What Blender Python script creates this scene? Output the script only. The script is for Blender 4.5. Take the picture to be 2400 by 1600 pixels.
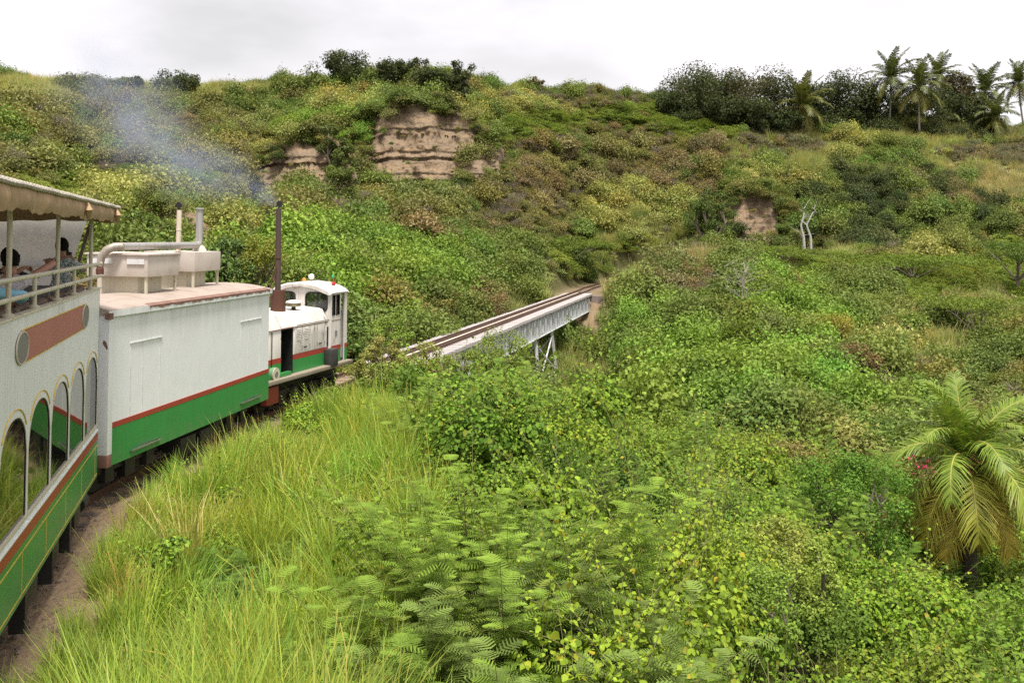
import bpy, bmesh, math, random
import numpy as np
from mathutils import Vector, Matrix, noise as mnoise

# ---------------------------------------------------------------- clear, camera, sky, sun, exposure
for o in list(bpy.data.objects): bpy.data.objects.remove(o, do_unlink=True)
SC = bpy.context.scene
COL = SC.collection
F, HX, HY, CZ = 2200.0, 1200.0, 557.0, 4.28      # focal length and principal point in 2400 px units; eye height above rail head
cam_d = bpy.data.cameras.new('camera'); cam = bpy.data.objects.new('camera', cam_d); COL.objects.link(cam)
cam.location = (0, 0, CZ); cam.rotation_euler = (math.radians(90), 0, 0)
cam_d.sensor_width = 36; cam_d.lens = 36 * F / 2400; cam_d.shift_y = (HY - 800) / 2400
cam_d.clip_start = .1; cam_d.clip_end = 6000
SC.camera = cam

SUN_EL, SUN_AZ = math.radians(71), math.radians(160)      # azimuth measured from +Y clockwise: behind the camera
world = bpy.data.worlds.new('World'); SC.world = world; world.use_nodes = True
wn, wl = world.node_tree.nodes, world.node_tree.links
wn.clear()
w_out = wn.new('ShaderNodeOutputWorld'); w_bg = wn.new('ShaderNodeBackground')
w_sky = wn.new('ShaderNodeTexSky'); w_sky.sky_type = 'NISHITA'; w_sky.sun_disc = False
w_sky.sun_elevation = SUN_EL; w_sky.sun_rotation = SUN_AZ; w_sky.dust_density = 3.0
w_sc = wn.new('ShaderNodeVectorMath'); w_sc.operation = 'SCALE'; w_sc.inputs['Scale'].default_value = .10
w_tc = wn.new('ShaderNodeTexCoord')
w_map = wn.new('ShaderNodeMapping'); w_map.inputs['Scale'].default_value = (1.6, 1.6, 4.2)
w_map.inputs['Location'].default_value = (-.6, .4, .2)
w_no = wn.new('ShaderNodeTexNoise'); w_no.inputs['Scale'].default_value = 1.5; w_no.inputs['Detail'].default_value = 5; w_no.inputs['Roughness'].default_value = .5
w_rp = wn.new('ShaderNodeValToRGB')                       # an even deck of bright cloud
w_rp.color_ramp.elements[0].position = .34; w_rp.color_ramp.elements[0].color = (.29, .276, .268, 1)
w_rp.color_ramp.elements[1].position = .56; w_rp.color_ramp.elements[1].color = (.44, .415, .42, 1)
w_mx = wn.new('ShaderNodeMix'); w_mx.data_type = 'RGBA'; w_mx.inputs['Factor'].default_value = .88
wl.new(w_tc.outputs['Generated'], w_map.inputs['Vector']); wl.new(w_map.outputs['Vector'], w_no.inputs['Vector'])
wl.new(w_no.outputs['Fac'], w_rp.inputs['Fac']); wl.new(w_sky.outputs['Color'], w_sc.inputs[0])
wl.new(w_sc.outputs['Vector'], w_mx.inputs['A']); wl.new(w_rp.outputs['Color'], w_mx.inputs['B'])
wl.new(w_mx.outputs['Result'], w_bg.inputs['Color']); w_bg.inputs['Strength'].default_value = 1.35
wl.new(w_bg.outputs['Background'], w_out.inputs['Surface'])

sun_d = bpy.data.lights.new('sun', 'SUN'); sun_d.energy = 3.0; sun_d.angle = math.radians(12); sun_d.color = (1, .955, .88)
sun = bpy.data.objects.new('sun', sun_d); COL.objects.link(sun)
sdir = Vector((math.sin(SUN_AZ) * math.cos(SUN_EL), math.cos(SUN_AZ) * math.cos(SUN_EL), math.sin(SUN_EL)))
sun.rotation_euler = sdir.to_track_quat('Z', 'Y').to_euler(); sun.location = sdir * 200

SC.view_settings.view_transform = 'Standard'; SC.view_settings.look = 'None'
SC.view_settings.exposure = 1.05; SC.view_settings.gamma = 1; SC.view_settings.use_curve_mapping = False
SC.cycles.max_bounces = 6; SC.cycles.diffuse_bounces = 3; SC.cycles.glossy_bounces = 3
SC.cycles.transmission_bounces = 4; SC.cycles.transparent_max_bounces = 8; SC.cycles.volume_bounces = 0
SC.cycles.volume_step_rate = 2.0; SC.cycles.volume_max_steps = 64
SC.cycles.use_denoising = False; SC.cycles.use_adaptive_sampling = False
SC.cycles.caustics_reflective = False; SC.cycles.caustics_refractive = False

RNG = np.random.default_rng(7)
random.seed(7)
R = math.radians

def W(px, py, Y):                                         # a point of the place seen at (px, py) and Y metres away
    return np.array(((px - HX) / F * Y, Y, CZ + (HY - py) / F * Y))

def PXY(p):
    return HX + F * p[..., 0] / p[..., 1], HY - F * (p[..., 2] - CZ) / p[..., 1]

# ---------------------------------------------------------------- tags and builders
def tag(o, label=None, cat=None, group=None, kind=None):
    if label: o['label'] = label
    if cat: o['category'] = cat
    if group: o['group'] = group
    if kind: o['kind'] = kind
    return o

def empty(name, loc=(0, 0, 0), rot=(0, 0, 0), label=None, cat=None, group=None):
    o = bpy.data.objects.new(name, None); COL.objects.link(o)
    o.location = loc; o.rotation_euler = rot; o.empty_display_size = .2
    return tag(o, label, cat, group)

def link(name, me, mats=None, parent=None, smooth=False):
    o = bpy.data.objects.new(name, me); COL.objects.link(o)
    if mats is not None:
        for m in (mats if isinstance(mats, (list, tuple)) else [mats]): me.materials.append(m)
    if parent is not None: o.parent = parent
    if smooth: me.shade_smooth()
    return o

def np_mesh(name, verts, faces, lv=None, mats=None, midx=None):
    """faces: (n,k) int array, all the same size k."""
    verts = np.asarray(verts, np.float32); faces = np.asarray(faces, np.int32)
    me = bpy.data.meshes.new(name); n, k = faces.shape
    me.vertices.add(len(verts)); me.vertices.foreach_set('co', verts.ravel())
    me.loops.add(n * k); me.loops.foreach_set('vertex_index', faces.ravel())
    me.polygons.add(n); me.polygons.foreach_set('loop_start', np.arange(0, n * k, k, dtype=np.int32))
    try: me.polygons.foreach_set('loop_total', np.full(n, k, np.int32))
    except Exception: pass
    if midx is not None: me.polygons.foreach_set('material_index', np.asarray(midx, np.int32))
    me.update(calc_edges=True); me.validate()
    if lv is not None:
        a = me.attributes.new('lv', 'FLOAT', 'POINT'); a.data.foreach_set('value', np.asarray(lv, np.float32))
    if mats:
        for m in mats: me.materials.append(m)
    return me

class MB:
    """collects boxes, tubes, lathes and prisms for ONE mesh"""
    def __init__(s): s.v = []; s.f = []
    def add(s, vs, fs):
        b = len(s.v); s.v += [tuple(v) for v in vs]; s.f += [tuple(b + i for i in f) for f in fs]; return s
    def box(s, x0, x1, y0, y1, z0, z1):
        return s.add([(x, y, z) for x in (x0, x1) for y in (y0, y1) for z in (z0, z1)],
                     [(0, 1, 3, 2), (4, 6, 7, 5), (0, 4, 5, 1), (2, 3, 7, 6), (0, 2, 6, 4), (1, 5, 7, 3)])
    def obox(s, c, ax, ay, az):
        c = Vector(c); ax, ay, az = Vector(ax), Vector(ay), Vector(az)
        return s.add([c + ax * i + ay * j + az * k for i in (-1, 1) for j in (-1, 1) for k in (-1, 1)],
                     [(0, 1, 3, 2), (4, 6, 7, 5), (0, 4, 5, 1), (2, 3, 7, 6), (0, 2, 6, 4), (1, 5, 7, 3)])
    def bar(s, a, b, w, h=None, up=(0, 0, 1)):
        a, b = Vector(a), Vector(b); h = h or w; d = (b - a); L = d.length; d.normalize(); up = Vector(up)
        if abs(d.dot(up)) > .98: up = Vector((1, 0, 0))
        r = d.cross(up).normalized(); u = r.cross(d)
        return s.obox((a + b) / 2, d * L / 2, r * w / 2, u * h / 2)
    def tube(s, pts, r, n=10, cap=True):
        pts = [Vector(p) for p in pts]; rs = r if isinstance(r, (list, tuple)) else [r] * len(pts)
        b = len(s.v); pr = None
        for i, p in enumerate(pts):
            d = (pts[min(i + 1, len(pts) - 1)] - pts[max(i - 1, 0)]).normalized()
            if pr is None:
                pr = d.cross(Vector((0, 0, 1)) if abs(d.z) < .9 else Vector((1, 0, 0))).normalized()
            pr = (pr - d * pr.dot(d)).normalized(); q = d.cross(pr)
            for k in range(n):
                t = 2 * math.pi * k / n; s.v.append(tuple(p + (pr * math.cos(t) + q * math.sin(t)) * rs[i]))
        for i in range(len(pts) - 1):
            for k in range(n):
                a0 = b + i * n + k; a1 = b + i * n + (k + 1) % n
                s.f.append((a0, a1, a1 + n, a0 + n))
        if cap:
            s.f.append(tuple(b + k for k in range(n))[::-1]); e = b + (len(pts) - 1) * n
            s.f.append(tuple(e + k for k in range(n)))
        return s
    def lathe(s, prof, c=(0, 0, 0), axis='z', n=20):
        b = len(s.v)
        for (r, h) in prof:
            for k in range(n):
                t = 2 * math.pi * k / n; x, y = r * math.cos(t), r * math.sin(t)
                p = {'z': (x, y, h), 'x': (h, x, y), 'y': (x, h, y)}[axis]
                s.v.append((c[0] + p[0], c[1] + p[1], c[2] + p[2]))
        for i in range(len(prof) - 1):
            for k in range(n):
                s.f.append((b + i * n + k, b + i * n + (k + 1) % n, b + (i + 1) * n + (k + 1) % n, b + (i + 1) * n + k))
        s.f.append(tuple(b + k for k in range(n))[::-1]); e = b + (len(prof) - 1) * n; s.f.append(tuple(e + k for k in range(n)))
        return s
    def prism(s, poly, y0, y1, axis='y'):
        """poly in the plane across AXIS: (x,z) for y, (y,z) for x, (x,y) for z"""
        n = len(poly); b = len(s.v)
        for h in (y0, y1):
            for (p, q) in poly: s.v.append({'y': (p, h, q), 'x': (h, p, q), 'z': (p, q, h)}[axis])
        s.f.append(tuple(b + k for k in range(n))); s.f.append(tuple(b + n + k for k in range(n))[::-1])
        for k in range(n): s.f.append((b + k, b + (k + 1) % n, b + n + (k + 1) % n, b + n + k))
        return s
    def mesh(s, name, bevel=0, seg=2):
        bm = bmesh.new(); vs = [bm.verts.new(v) for v in s.v]
        for f in s.f:
            try: bm.faces.new([vs[i] for i in f])
            except ValueError: pass
        bmesh.ops.recalc_face_normals(bm, faces=bm.faces)
        if bevel:
            es = [e for e in bm.edges if len(e.link_faces) == 2 and e.calc_face_angle(0) > .6]
            bmesh.ops.bevel(bm, geom=es, offset=bevel, segments=seg, profile=.6, affect='EDGES', clamp_overlap=True)
        me = bpy.data.meshes.new(name); bm.to_mesh(me); bm.free(); return me
    def build(s, name, mat, parent=None, bevel=0, smooth=False, seg=2):
        o = link(name, s.mesh(name, bevel, seg), mat, parent)
        if smooth or bevel:
            o.data.shade_smooth()
            try: o.data.set_sharp_from_angle(angle=R(40))
            except Exception: pass
        return o

# ---------------------------------------------------------------- materials
def nodes_of(name):
    m = bpy.data.materials.new(name); m.use_nodes = True; nt = m.node_tree
    b = nt.nodes['Principled BSDF']; return m, nt, b

def mixc(nt, fac, a, b, blend='MIX'):
    n = nt.nodes.new('ShaderNodeMix'); n.data_type = 'RGBA'; n.blend_type = blend
    for key, v in (('Factor', fac), ('A', a), ('B', b)):
        s = n.inputs[key] if key == 'Factor' else [i for i in n.inputs if i.name == key and i.type == 'RGBA'][0]
        if isinstance(v, (int, float)): s.default_value = v
        elif isinstance(v, tuple): s.default_value = (*v[:3], 1)
        else: nt.links.new(v, s)
    return [o for o in n.outputs if o.type == 'RGBA'][0]

def noise_fac(nt, scale, lo=.4, hi=.6, detail=4, stretch=(1, 1, 1), rough=.55, coord='Object', dist=0):
    tc = nt.nodes.new('ShaderNodeTexCoord'); mp = nt.nodes.new('ShaderNodeMapping'); mp.inputs['Scale'].default_value = stretch
    no = nt.nodes.new('ShaderNodeTexNoise'); no.inputs['Scale'].default_value = scale; no.inputs['Detail'].default_value = detail
    no.inputs['Roughness'].default_value = rough; no.inputs['Distortion'].default_value = dist
    mr = nt.nodes.new('ShaderNodeMapRange'); mr.inputs['From Min'].default_value = lo; mr.inputs['From Max'].default_value = hi
    nt.links.new(tc.outputs[coord], mp.inputs['Vector']); nt.links.new(mp.outputs['Vector'], no.inputs['Vector'])
    nt.links.new(no.outputs['Fac'], mr.inputs['Value']); return mr.outputs['Result']

def scaled(nt, s, k):
    m = nt.nodes.new('ShaderNodeMath'); m.operation = 'MULTIPLY'; nt.links.new(s, m.inputs[0]); m.inputs[1].default_value = k
    return m.outputs[0]

def bump(nt, b, h, strength=.2, dist=.01):
    n = nt.nodes.new('ShaderNodeBump'); n.inputs['Strength'].default_value = strength; n.inputs['Distance'].default_value = dist
    nt.links.new(h, n.inputs['Height']); nt.links.new(n.outputs['Normal'], b.inputs['Normal'])

def paint(name, col, rough=.5, dirt=(.25, .22, .17), amount=.45, rust=0, streak=True, metal=0, wob=.0, dust=None, soot=None):
    """painted sheet metal: rain streaks, blotches, and a little rust"""
    m, nt, b = nodes_of(name)
    st = noise_fac(nt, 3.5, .45, .8, 5, (5, 5, .35)) if streak else noise_fac(nt, 3, .45, .8, 5)
    c = mixc(nt, scaled(nt, st, amount), col, dirt)
    dr = noise_fac(nt, 9, .60, .74, 3, (1.6, 1.6, .07)); c = mixc(nt, scaled(nt, dr, min(.3, amount * .4)), c, (dirt[0] * .8, dirt[1] * .62, dirt[2] * .5))
    bl = noise_fac(nt, 1.3, .35, .7, 6)
    c = mixc(nt, scaled(nt, bl, amount * .5), c, tuple(x * .75 for x in col))
    if rust:
        ru = noise_fac(nt, 4.2, .62 - rust * .1, .72 - rust * .06, 8, (1, 1, .6), .65)
        c = mixc(nt, ru, c, (.13, .055, .03))
    if dust or soot:                                       # road dust thrown up from below, runs of dirt from the roof edge
        tc = nt.nodes.new('ShaderNodeTexCoord'); sx = nt.nodes.new('ShaderNodeSeparateXYZ'); nt.links.new(tc.outputs['Object'], sx.inputs[0])
        for (zz, colr, amt, st_) in ((dust, (.20, .165, .12), .75, (3, 3, 3)), (soot, (.24, .19, .14), .34, (1.7, 1.7, .16))):
            if not zz: continue
            mr = nt.nodes.new('ShaderNodeMapRange'); mr.inputs['From Min'].default_value = zz[1]; mr.inputs['From Max'].default_value = zz[0]; nt.links.new(sx.outputs['Z'], mr.inputs['Value'])
            mu = nt.nodes.new('ShaderNodeMath'); mu.operation = 'MULTIPLY'; nt.links.new(mr.outputs['Result'], mu.inputs[0]); nt.links.new(noise_fac(nt, 2.6, .42, .72, 6, st_), mu.inputs[1])
            c = mixc(nt, scaled(nt, mu.outputs[0], amt), c, colr)
    nt.links.new(c, b.inputs['Base Color']); b.inputs['Roughness'].default_value = rough; b.inputs['Metallic'].default_value = metal
    b.inputs['Specular IOR Level'].default_value = .35
    if wob:
        bump(nt, b, noise_fac(nt, .9, 0, 1, 2), .35, wob)
    return m

def plain(name, col, rough=.6, var=.2, scale=6, metal=0, spec=.4, bmp=0):
    m, nt, b = nodes_of(name)
    f = noise_fac(nt, scale, .3, .7, 4)
    c = mixc(nt, f, tuple(x * (1 - var) for x in col), tuple(min(1, x * (1 + var)) for x in col))
    nt.links.new(c, b.inputs['Base Color']); b.inputs['Roughness'].default_value = rough; b.inputs['Metallic'].default_value = metal
    b.inputs['Specular IOR Level'].default_value = spec
    if bmp: bump(nt, b, f, bmp, .02)
    return m

# ================================================================ terrain
# canopy (top of the plants) as seen along some directions: (distance, picture height); the ground lies a plant's height below
KN = {
 -900: [(3,1700),(9,1620),(14,1230),(20,1020),(30,600),(45,460),(70,330),(100,215),(120,170),(150,190),(300,320)],
   0: [(3,1700),(9,1600),(14,1230),(20,1020),(30,600),(45,460),(70,330),(100,222),(122,178),(150,190),(300,320)],
 250: [(3,1700),(9,1600),(14,1220),(22,980),(30,680),(45,530),(65,405),(90,295),(115,222),(127,200),(150,215),(300,330)],
 450: [(3,1700),(9,1590),(14,1200),(20,985),(28,830),(38,650),(52,530),(70,420),(92,300),(115,225),(126,202),(150,215),(300,330)],
 630: [(3,1700),(9,1560),(15,1160),(20,985),(24,905),(30,850),(40,670),(52,570),(65,485),(82,405),(100,290),(116,215),(122,200),(150,220),(300,330)],
 830: [(3,1700),(9,1570),(12,1310),(17,1075),(25,885),(30,850),(36,830),(44,720),(56,610),(70,510),(87,430),(95,265),(110,203),(120,188),(150,210),(300,330)],
 1000:[(3,1750),(8,1620),(10,1400),(14,1110),(18,950),(22,905),(27,905),(33,905),(38,850),(46,750),(56,650),(70,520),(86,437),(94,250),(108,195),(118,182),(150,205),(300,330)],
 1200:[(3,1800),(8,1570),(11,1210),(14,1030),(18,925),(22,905),(30,915),(40,930),(50,950),(57,860),(68,690),(78,570),(90,440),(104,310),(115,220),(122,208),(150,230),(300,340)],
 1400:[(3,1850),(8,1560),(11,1260),(14,1130),(18,1030),(22,990),(32,985),(42,985),(52,985),(58,955),(65,850),(74,695),(80,657),(88,620),(96,540),(106,430),(116,320),(123,235),(130,212),(150,230),(300,340)],
 1600:[(3,1900),(8,1690),(10,1460),(14,1250),(20,1120),(30,1040),(40,965),(50,865),(60,765),(70,692),(79,645),(90,590),(98,562),(104,480),(114,345),(122,292),(132,240),(150,250),(300,350)],
 1800:[(3,1900),(8,1760),(10,1560),(14,1380),(20,1230),(28,1095),(38,965),(48,865),(60,755),(72,665),(85,597),(97,573),(103,540),(109,450),(117,372),(126,315),(135,293),(160,300),(300,370)],
 2000:[(3,1900),(8,1790),(10,1620),(14,1440),(20,1295),(28,1145),(36,1045),(48,885),(60,775),(75,665),(90,595),(100,577),(107,520),(115,410),(125,335),(133,300),(160,300),(300,370)],
 2270:[(3,1900),(8,1830),(10,1680),(14,1510),(20,1400),(26,1335),(34,1160),(45,955),(60,795),(75,695),(90,605),(100,567),(108,485),(117,405),(127,335),(137,292),(160,295),(300,370)],
 2600:[(3,1900),(8,1780),(10,1640),(14,1510),(20,1410),(28,1300),(38,1100),(50,905),(64,775),(80,670),(95,590),(105,540),(115,460),(125,380),(135,310),(145,280),(160,290),(300,370)],
 3400:[(3,1950),(8,1800),(10,1690),(14,1540),(20,1410),(28,1290),(38,1100),(50,915),(64,785),(80,680),(95,600),(105,540),(115,460),(125,380),(135,310),(145,280),(160,290),(300,370)],
}
YG = np.concatenate([np.linspace(1.5, 24, 76), np.linspace(24.6, 140, 230), np.linspace(142, 400, 24)])
XK = np.array(sorted(KN)); ZK = np.zeros((len(XK), len(YG)))
for i, x in enumerate(XK):
    k = np.array(KN[x], float); zc = CZ + (HY - k[:, 1]) / F * k[:, 0]
    ZK[i] = np.interp(YG, k[:, 0], zc)
ker = np.array([1, 2, 3, 2, 1.]) / 9
for i in range(len(XK)):
    ZK[i] = np.convolve(np.pad(ZK[i], 2, mode='edge'), ker, 'valid')

def sstep(a, b, x):
    t = np.clip((x - a) / (b - a), 0, 1); return t * t * (3 - 2 * t)

def veg_h(px, Y):
    near = .85 + .75 * sstep(900, 1150, px)
    far = np.full_like(px, 1.05)
    return near + (far - near) * sstep(22, 40, Y)

def canopy(px, Y):
    px = np.asarray(px, float); Y = np.asarray(Y, float)
    i = np.clip(np.searchsorted(XK, px) - 1, 0, len(XK) - 2); t = (px - XK[i]) / (XK[i + 1] - XK[i]); t = np.clip(t, 0, 1); t = t * t * (3 - 2 * t) * .6 + t * .4
    j = np.clip(np.searchsorted(YG, Y) - 1, 0, len(YG) - 2); s = np.clip((Y - YG[j]) / (YG[j + 1] - YG[j]), 0, 1)
    a = ZK[i, j] * (1 - s) + ZK[i, j + 1] * s; b = ZK[i + 1, j] * (1 - s) + ZK[i + 1, j + 1] * s
    return a * (1 - t) + b * t

# centre line of the track (x, y, rail head z), a right-hand curve, the bridge, then a curve behind the bank
TR = [(1.5, -10, 0), (-2.5, -3, 0), (-4.82, 4.9, 0), (-6.45, 10.5, 0), (-7.4, 14.8, 0), (-7.2, 18.3, 0), (-6.64, 21.65, 0), (-5.95, 24.9, 0),
      (-4.75, 31, 0), (-3.73, 35.25, 0), (.85, 55.2, 0), (5.43, 75.2, 0), (6.9, 81, .08), (9.6, 87.5, .2), (14.5, 94, .35), (22, 99, .5), (32, 101, .6)]
def catmull(P, m=12):
    P = [np.array(p, float) for p in P]; out = []
    for i in range(len(P) - 1):
        p0, p1, p2, p3 = P[max(i - 1, 0)], P[i], P[i + 1], P[min(i + 2, len(P) - 1)]
        for k in range(m):
            t = k / m
            out.append(.5 * (2 * p1 + (p2 - p0) * t + (2 * p0 - 5 * p1 + 4 * p2 - p3) * t * t + (3 * p1 - p0 - 3 * p2 + p3) * t ** 3))
    out.append(P[-1]); return np.array(out)
TRK = catmull(TR)
BR0, BR1 = 32.0, 74.6                                      # the bridge's span in Y

def track_dist(x, y):
    d = np.full(np.shape(x), 1e9); zz = np.zeros(np.shape(x)); side = np.zeros(np.shape(x))
    for k in range(len(TRK)):
        q = TRK[k]; dd = (x - q[0]) ** 2 + (y - q[1]) ** 2; m = dd < d
        d = np.where(m, dd, d); zz = np.where(m, q[2], zz)
    return np.sqrt(d), zz

def hnoise(x, y):
    return (np.sin(x * .9 + 1.7 * np.sin(y * .37)) + np.sin(y * 1.1 + 1.3 * np.sin(x * .53 + 1)) + .6 * np.sin(x * 2.3 - y * 1.9)) / 2.6

def ground_z(px, Y):
    px = np.asarray(px, float); Y = np.asarray(Y, float); X = (px - HX) / F * Y
    z = canopy(px, Y) - veg_h(px, Y)
    z = z + hnoise(X * .8, Y * .8) * (.12 + .36 * sstep(26, 50, Y)) + hnoise(X * .33 + 5, Y * .33) * (.12 + .6 * sstep(28, 60, Y))
    d, tz = track_dist(X, Y)
    on = (1 - sstep(1.5, 2.9, d)) * (1 - sstep(BR0 - 1.5, BR0 + 1, Y) * (1 - sstep(BR1 - 1, BR1 + 1, Y)))
    z = z * (1 - on) + (tz - .135) * on
    below = sstep(BR0, BR0 + 2, Y) * (1 - sstep(BR1 - 1.5, BR1 + .2, Y)) * (1 - sstep(1.2, 3.2, d))   # keep the ground clear of the girders
    z = np.where(below > 0, np.minimum(z, z * (1 - below) + np.minimum(z, -2.1) * below), z)
    return z

# soil shows where no plant grows (picture-space ellipses projected onto the land once, as positions of the land itself)
BARE = [(975, 335, 135, 85), (672, 392, 95, 58), (1130, 370, 42, 36), (1770, 500, 52, 50), (1740, 545, 80, 20), (385, 535, 36, 45), (255, 545, 24, 34),
        (1405, 745, 26, 60), (1462, 925, 22, 50), (600, 435, 45, 40), (1010, 425, 120, 22)]
def bare_mask(px, py):
    m = np.zeros(np.shape(px))
    for (cx, cy, rx, ry) in BARE:
        q = np.sqrt(((px - cx) / rx) ** 2 + ((py - cy) / ry) ** 2); m = np.maximum(m, 1 - sstep(.75, 1.15, q))
    return m

PXG = np.concatenate([np.linspace(-1500, -100, 24), np.linspace(-80, 2480, 257), np.linspace(2520, 3900, 24)])
gx, gy = np.meshgrid(PXG, YG, indexing='ij')
gz = ground_z(gx, gy)
_, py0 = PXY(np.stack([(gx - HX) / F * gy, gy, gz + .6], -1)); pit = np.zeros_like(gz)   # the land steps back behind each bare face
for (cx, cy, rx, ry) in BARE[:7] + [BARE[9]]: pit = np.maximum(pit, 1 - sstep(.8, 1.25, np.sqrt(((gx - cx) / rx) ** 2 + ((py0 - cy) / ry) ** 2)))
gz = gz - 2.6 * pit * (gy > 36)
tv = np.stack([(gx - HX) / F * gy, gy, gz], -1).reshape(-1, 3)
nx, ny = gx.shape
ii, jj = np.meshgrid(np.arange(nx - 1), np.arange(ny - 1), indexing='ij'); b0 = (ii * ny + jj).ravel()
tf = np.stack([b0, b0 + ny, b0 + ny + 1, b0 + 1], -1)
px_, py_ = PXY(tv)
soil = bare_mask(px_, py_)
td, _ = track_dist(tv[:, 0], tv[:, 1])
soil = np.maximum(soil, (1 - sstep(1.9, 2.7, td)) * (tv[:, 1] < 40))
soil = np.maximum(soil, .6 * (1 - sstep(1.2, 2.1, td)) * (tv[:, 1] > 70))

def soil_mat(name, masked):
    m, nt, b = nodes_of(name)
    n1 = noise_fac(nt, .9, .35, .65, 6); n2 = noise_fac(nt, 7, .3, .7, 5); n3 = noise_fac(nt, 40, .35, .65, 3)
    c = mixc(nt, n1, (.235, .155, .095), (.33, .235, .15)); c = mixc(nt, scaled(nt, n2, .6), c, (.19, .125, .085))
    c = mixc(nt, scaled(nt, n3, .35), c, (.40, .31, .22))
    if masked:
        a = nt.nodes.new('ShaderNodeAttribute'); a.attribute_name = 'lv'
        g = mixc(nt, n2, (.055, .062, .021), (.12, .105, .048))
        c = mixc(nt, a.outputs['Fac'], g, c)
    nt.links.new(c, b.inputs['Base Color']); b.inputs['Roughness'].default_value = .95; b.inputs['Specular IOR Level'].default_value = .1
    bump(nt, b, n2, .6, .08)
    return m
M_SOIL = soil_mat('bare earth and undergrowth', True)
terr = link('hillside', np_mesh('hillside', tv, tf, lv=soil), M_SOIL, smooth=True)
tag(terr, 'dry Caribbean valley and hillside under the scrub', 'hillside', kind='structure')
gm = MB(); gm.lathe([(4000, -30), (4000, -29.5), (.01, -29.4)], (0, 0, 0), n=48)
tag(gm.build('ground', plain('distant land', (.08, .09, .035), .95)), 'land far below stretching to the horizon', 'ground', kind='structure')

# ---------------------------------------------------------------- the eroded cliff: bedded ash layers in a real relief
def cliff_mat():
    m, nt, b = nodes_of('bedded volcanic ash')
    tc = nt.nodes.new('ShaderNodeTexCoord'); mp = nt.nodes.new('ShaderNodeMapping'); mp.inputs['Scale'].default_value = (.06, .06, 1.3)
    no = nt.nodes.new('ShaderNodeTexNoise'); no.inputs['Scale'].default_value = 1.6; no.inputs['Detail'].default_value = 7; no.inputs['Roughness'].default_value = .62; no.inputs['Distortion'].default_value = .25
    nt.links.new(tc.outputs['Object'], mp.inputs['Vector']); nt.links.new(mp.outputs['Vector'], no.inputs['Vector'])
    rp = nt.nodes.new('ShaderNodeValToRGB'); e = rp.color_ramp.elements
    e[0].position = .30; e[0].color = (.105, .078, .052, 1); e[1].position = .70; e[1].color = (.31, .22, .135, 1)
    for p, c in ((.42, (.205, .152, .103, 1)), (.5, (.24, .187, .13, 1)), (.57, (.29, .197, .118, 1)), (.63, (.255, .19, .13, 1))):
        x = e.new(p); x.color = c
    nt.links.new(no.outputs['Fac'], rp.inputs['Fac'])
    n2 = noise_fac(nt, 3.0, .3, .7, 8); c = mixc(nt, scaled(nt, n2, .45), rp.outputs['Color'], (.20, .143, .09))
    n3 = noise_fac(nt, 2.2, .5, .75, 5, (1, 1, .25)); c = mixc(nt, scaled(nt, n3, .4), c, (.20, .14, .10))
    nt.links.new(c, b.inputs['Base Color']); b.inputs['Roughness'].default_value = .95; b.inputs['Specular IOR Level'].default_value = .1
    bump(nt, b, n2, .8, .15)
    return m
M_CLIFF = cliff_mat()

def cliff(name, label, outline, Yc, lean, seed, nu=120, nv=90, ledges=True):
    """outline: list of (px, top py, bottom py); the face leans back with height and steps at every bed"""
    o = np.array(outline, float); rng = np.random.default_rng(seed)
    xs = np.linspace(o[0, 0], o[-1, 0], nu); top = np.interp(xs, o[:, 0], o[:, 1]); bot = np.interp(xs, o[:, 0], o[:, 2])
    V = []
    nb = 15; lev = np.sort(rng.uniform(0, 1, nb)); off = rng.uniform(-.5, .5, nb + 1)
    for i in range(nu):
        ed = min(i, nu - 1 - i) / 10.0; edge = 1 - min(1, ed)
        for j in range(-6, nv + 6):
            t = np.clip(j / (nv - 1), 0, 1); py = bot[i] + (top[i] + 9 * mnoise.noise(Vector((xs[i] * .035, 0, seed))) + 5 * mnoise.noise(Vector((xs[i] * .12, 0, seed))) - bot[i]) * t
            Y = Yc + lean * t + 1.2 * math.sin(xs[i] * .021 + seed) + .6 * math.sin(xs[i] * .06 + 2 * t)
            z = CZ + (HY - py) / F * Y
            zz = z + .25 * mnoise.noise(Vector((xs[i] * .02, z * .4, seed)))
            k = np.searchsorted(lev, ((zz * .12) % 1.0)); st = off[k] if ledges else off[k] * .25
            n = mnoise.fractal(Vector((xs[i] * .05, z * .9, seed + 3.)), 1., 2., 5) * .35 + mnoise.noise(Vector((xs[i] * .045, z * .12, seed + 9.))) * .55
            Y2 = Y + st * .75 + n + edge ** 2 * 3 + 1.5
            if j < 0: Y2 += 0; z -= .35 * -j
            if j > nv - 1: Y2 += .8 * (j - nv + 1); z -= .05 * (j - nv + 1) ** 2
            V.append(((xs[i] - HX) / F * Y, Y2, z))
    m = nv + 12; a, b = np.meshgrid(np.arange(nu - 1), np.arange(m - 1), indexing='ij'); q = (a * m + b).ravel()
    me = np_mesh(name, np.array(V), np.stack([q, q + m, q + m + 1, q + 1], -1))
    ob = link(name, me, M_CLIFF, smooth=False); tag(ob, label, 'cliff', kind='structure')
    return ob
cliff('cliff', 'tall bedded ochre cliff face below the ridge trees', [(800, 320, 400), (825, 282, 432), (890, 255, 447), (945, 226, 452), (1000, 234, 450), (1060, 250, 437), (1105, 270, 412), (1150, 335, 398)], 86.5, 7.0, 3)
cliff('cliff', 'lower grey ash slope left of the tall cliff', [(545, 466, 480), (585, 408, 462), (635, 358, 452), (685, 318, 448), (725, 308, 442), (775, 318, 438), (820, 360, 436)], 80, 6.0, 8, 90, 60)
cliff('cliff', 'crumbling ochre earth slope right of the tall cliff', [(1085, 330, 450), (1110, 322, 440), (1140, 330, 425), (1180, 345, 400)], 89, 6, 12, 50, 60, False)
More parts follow.
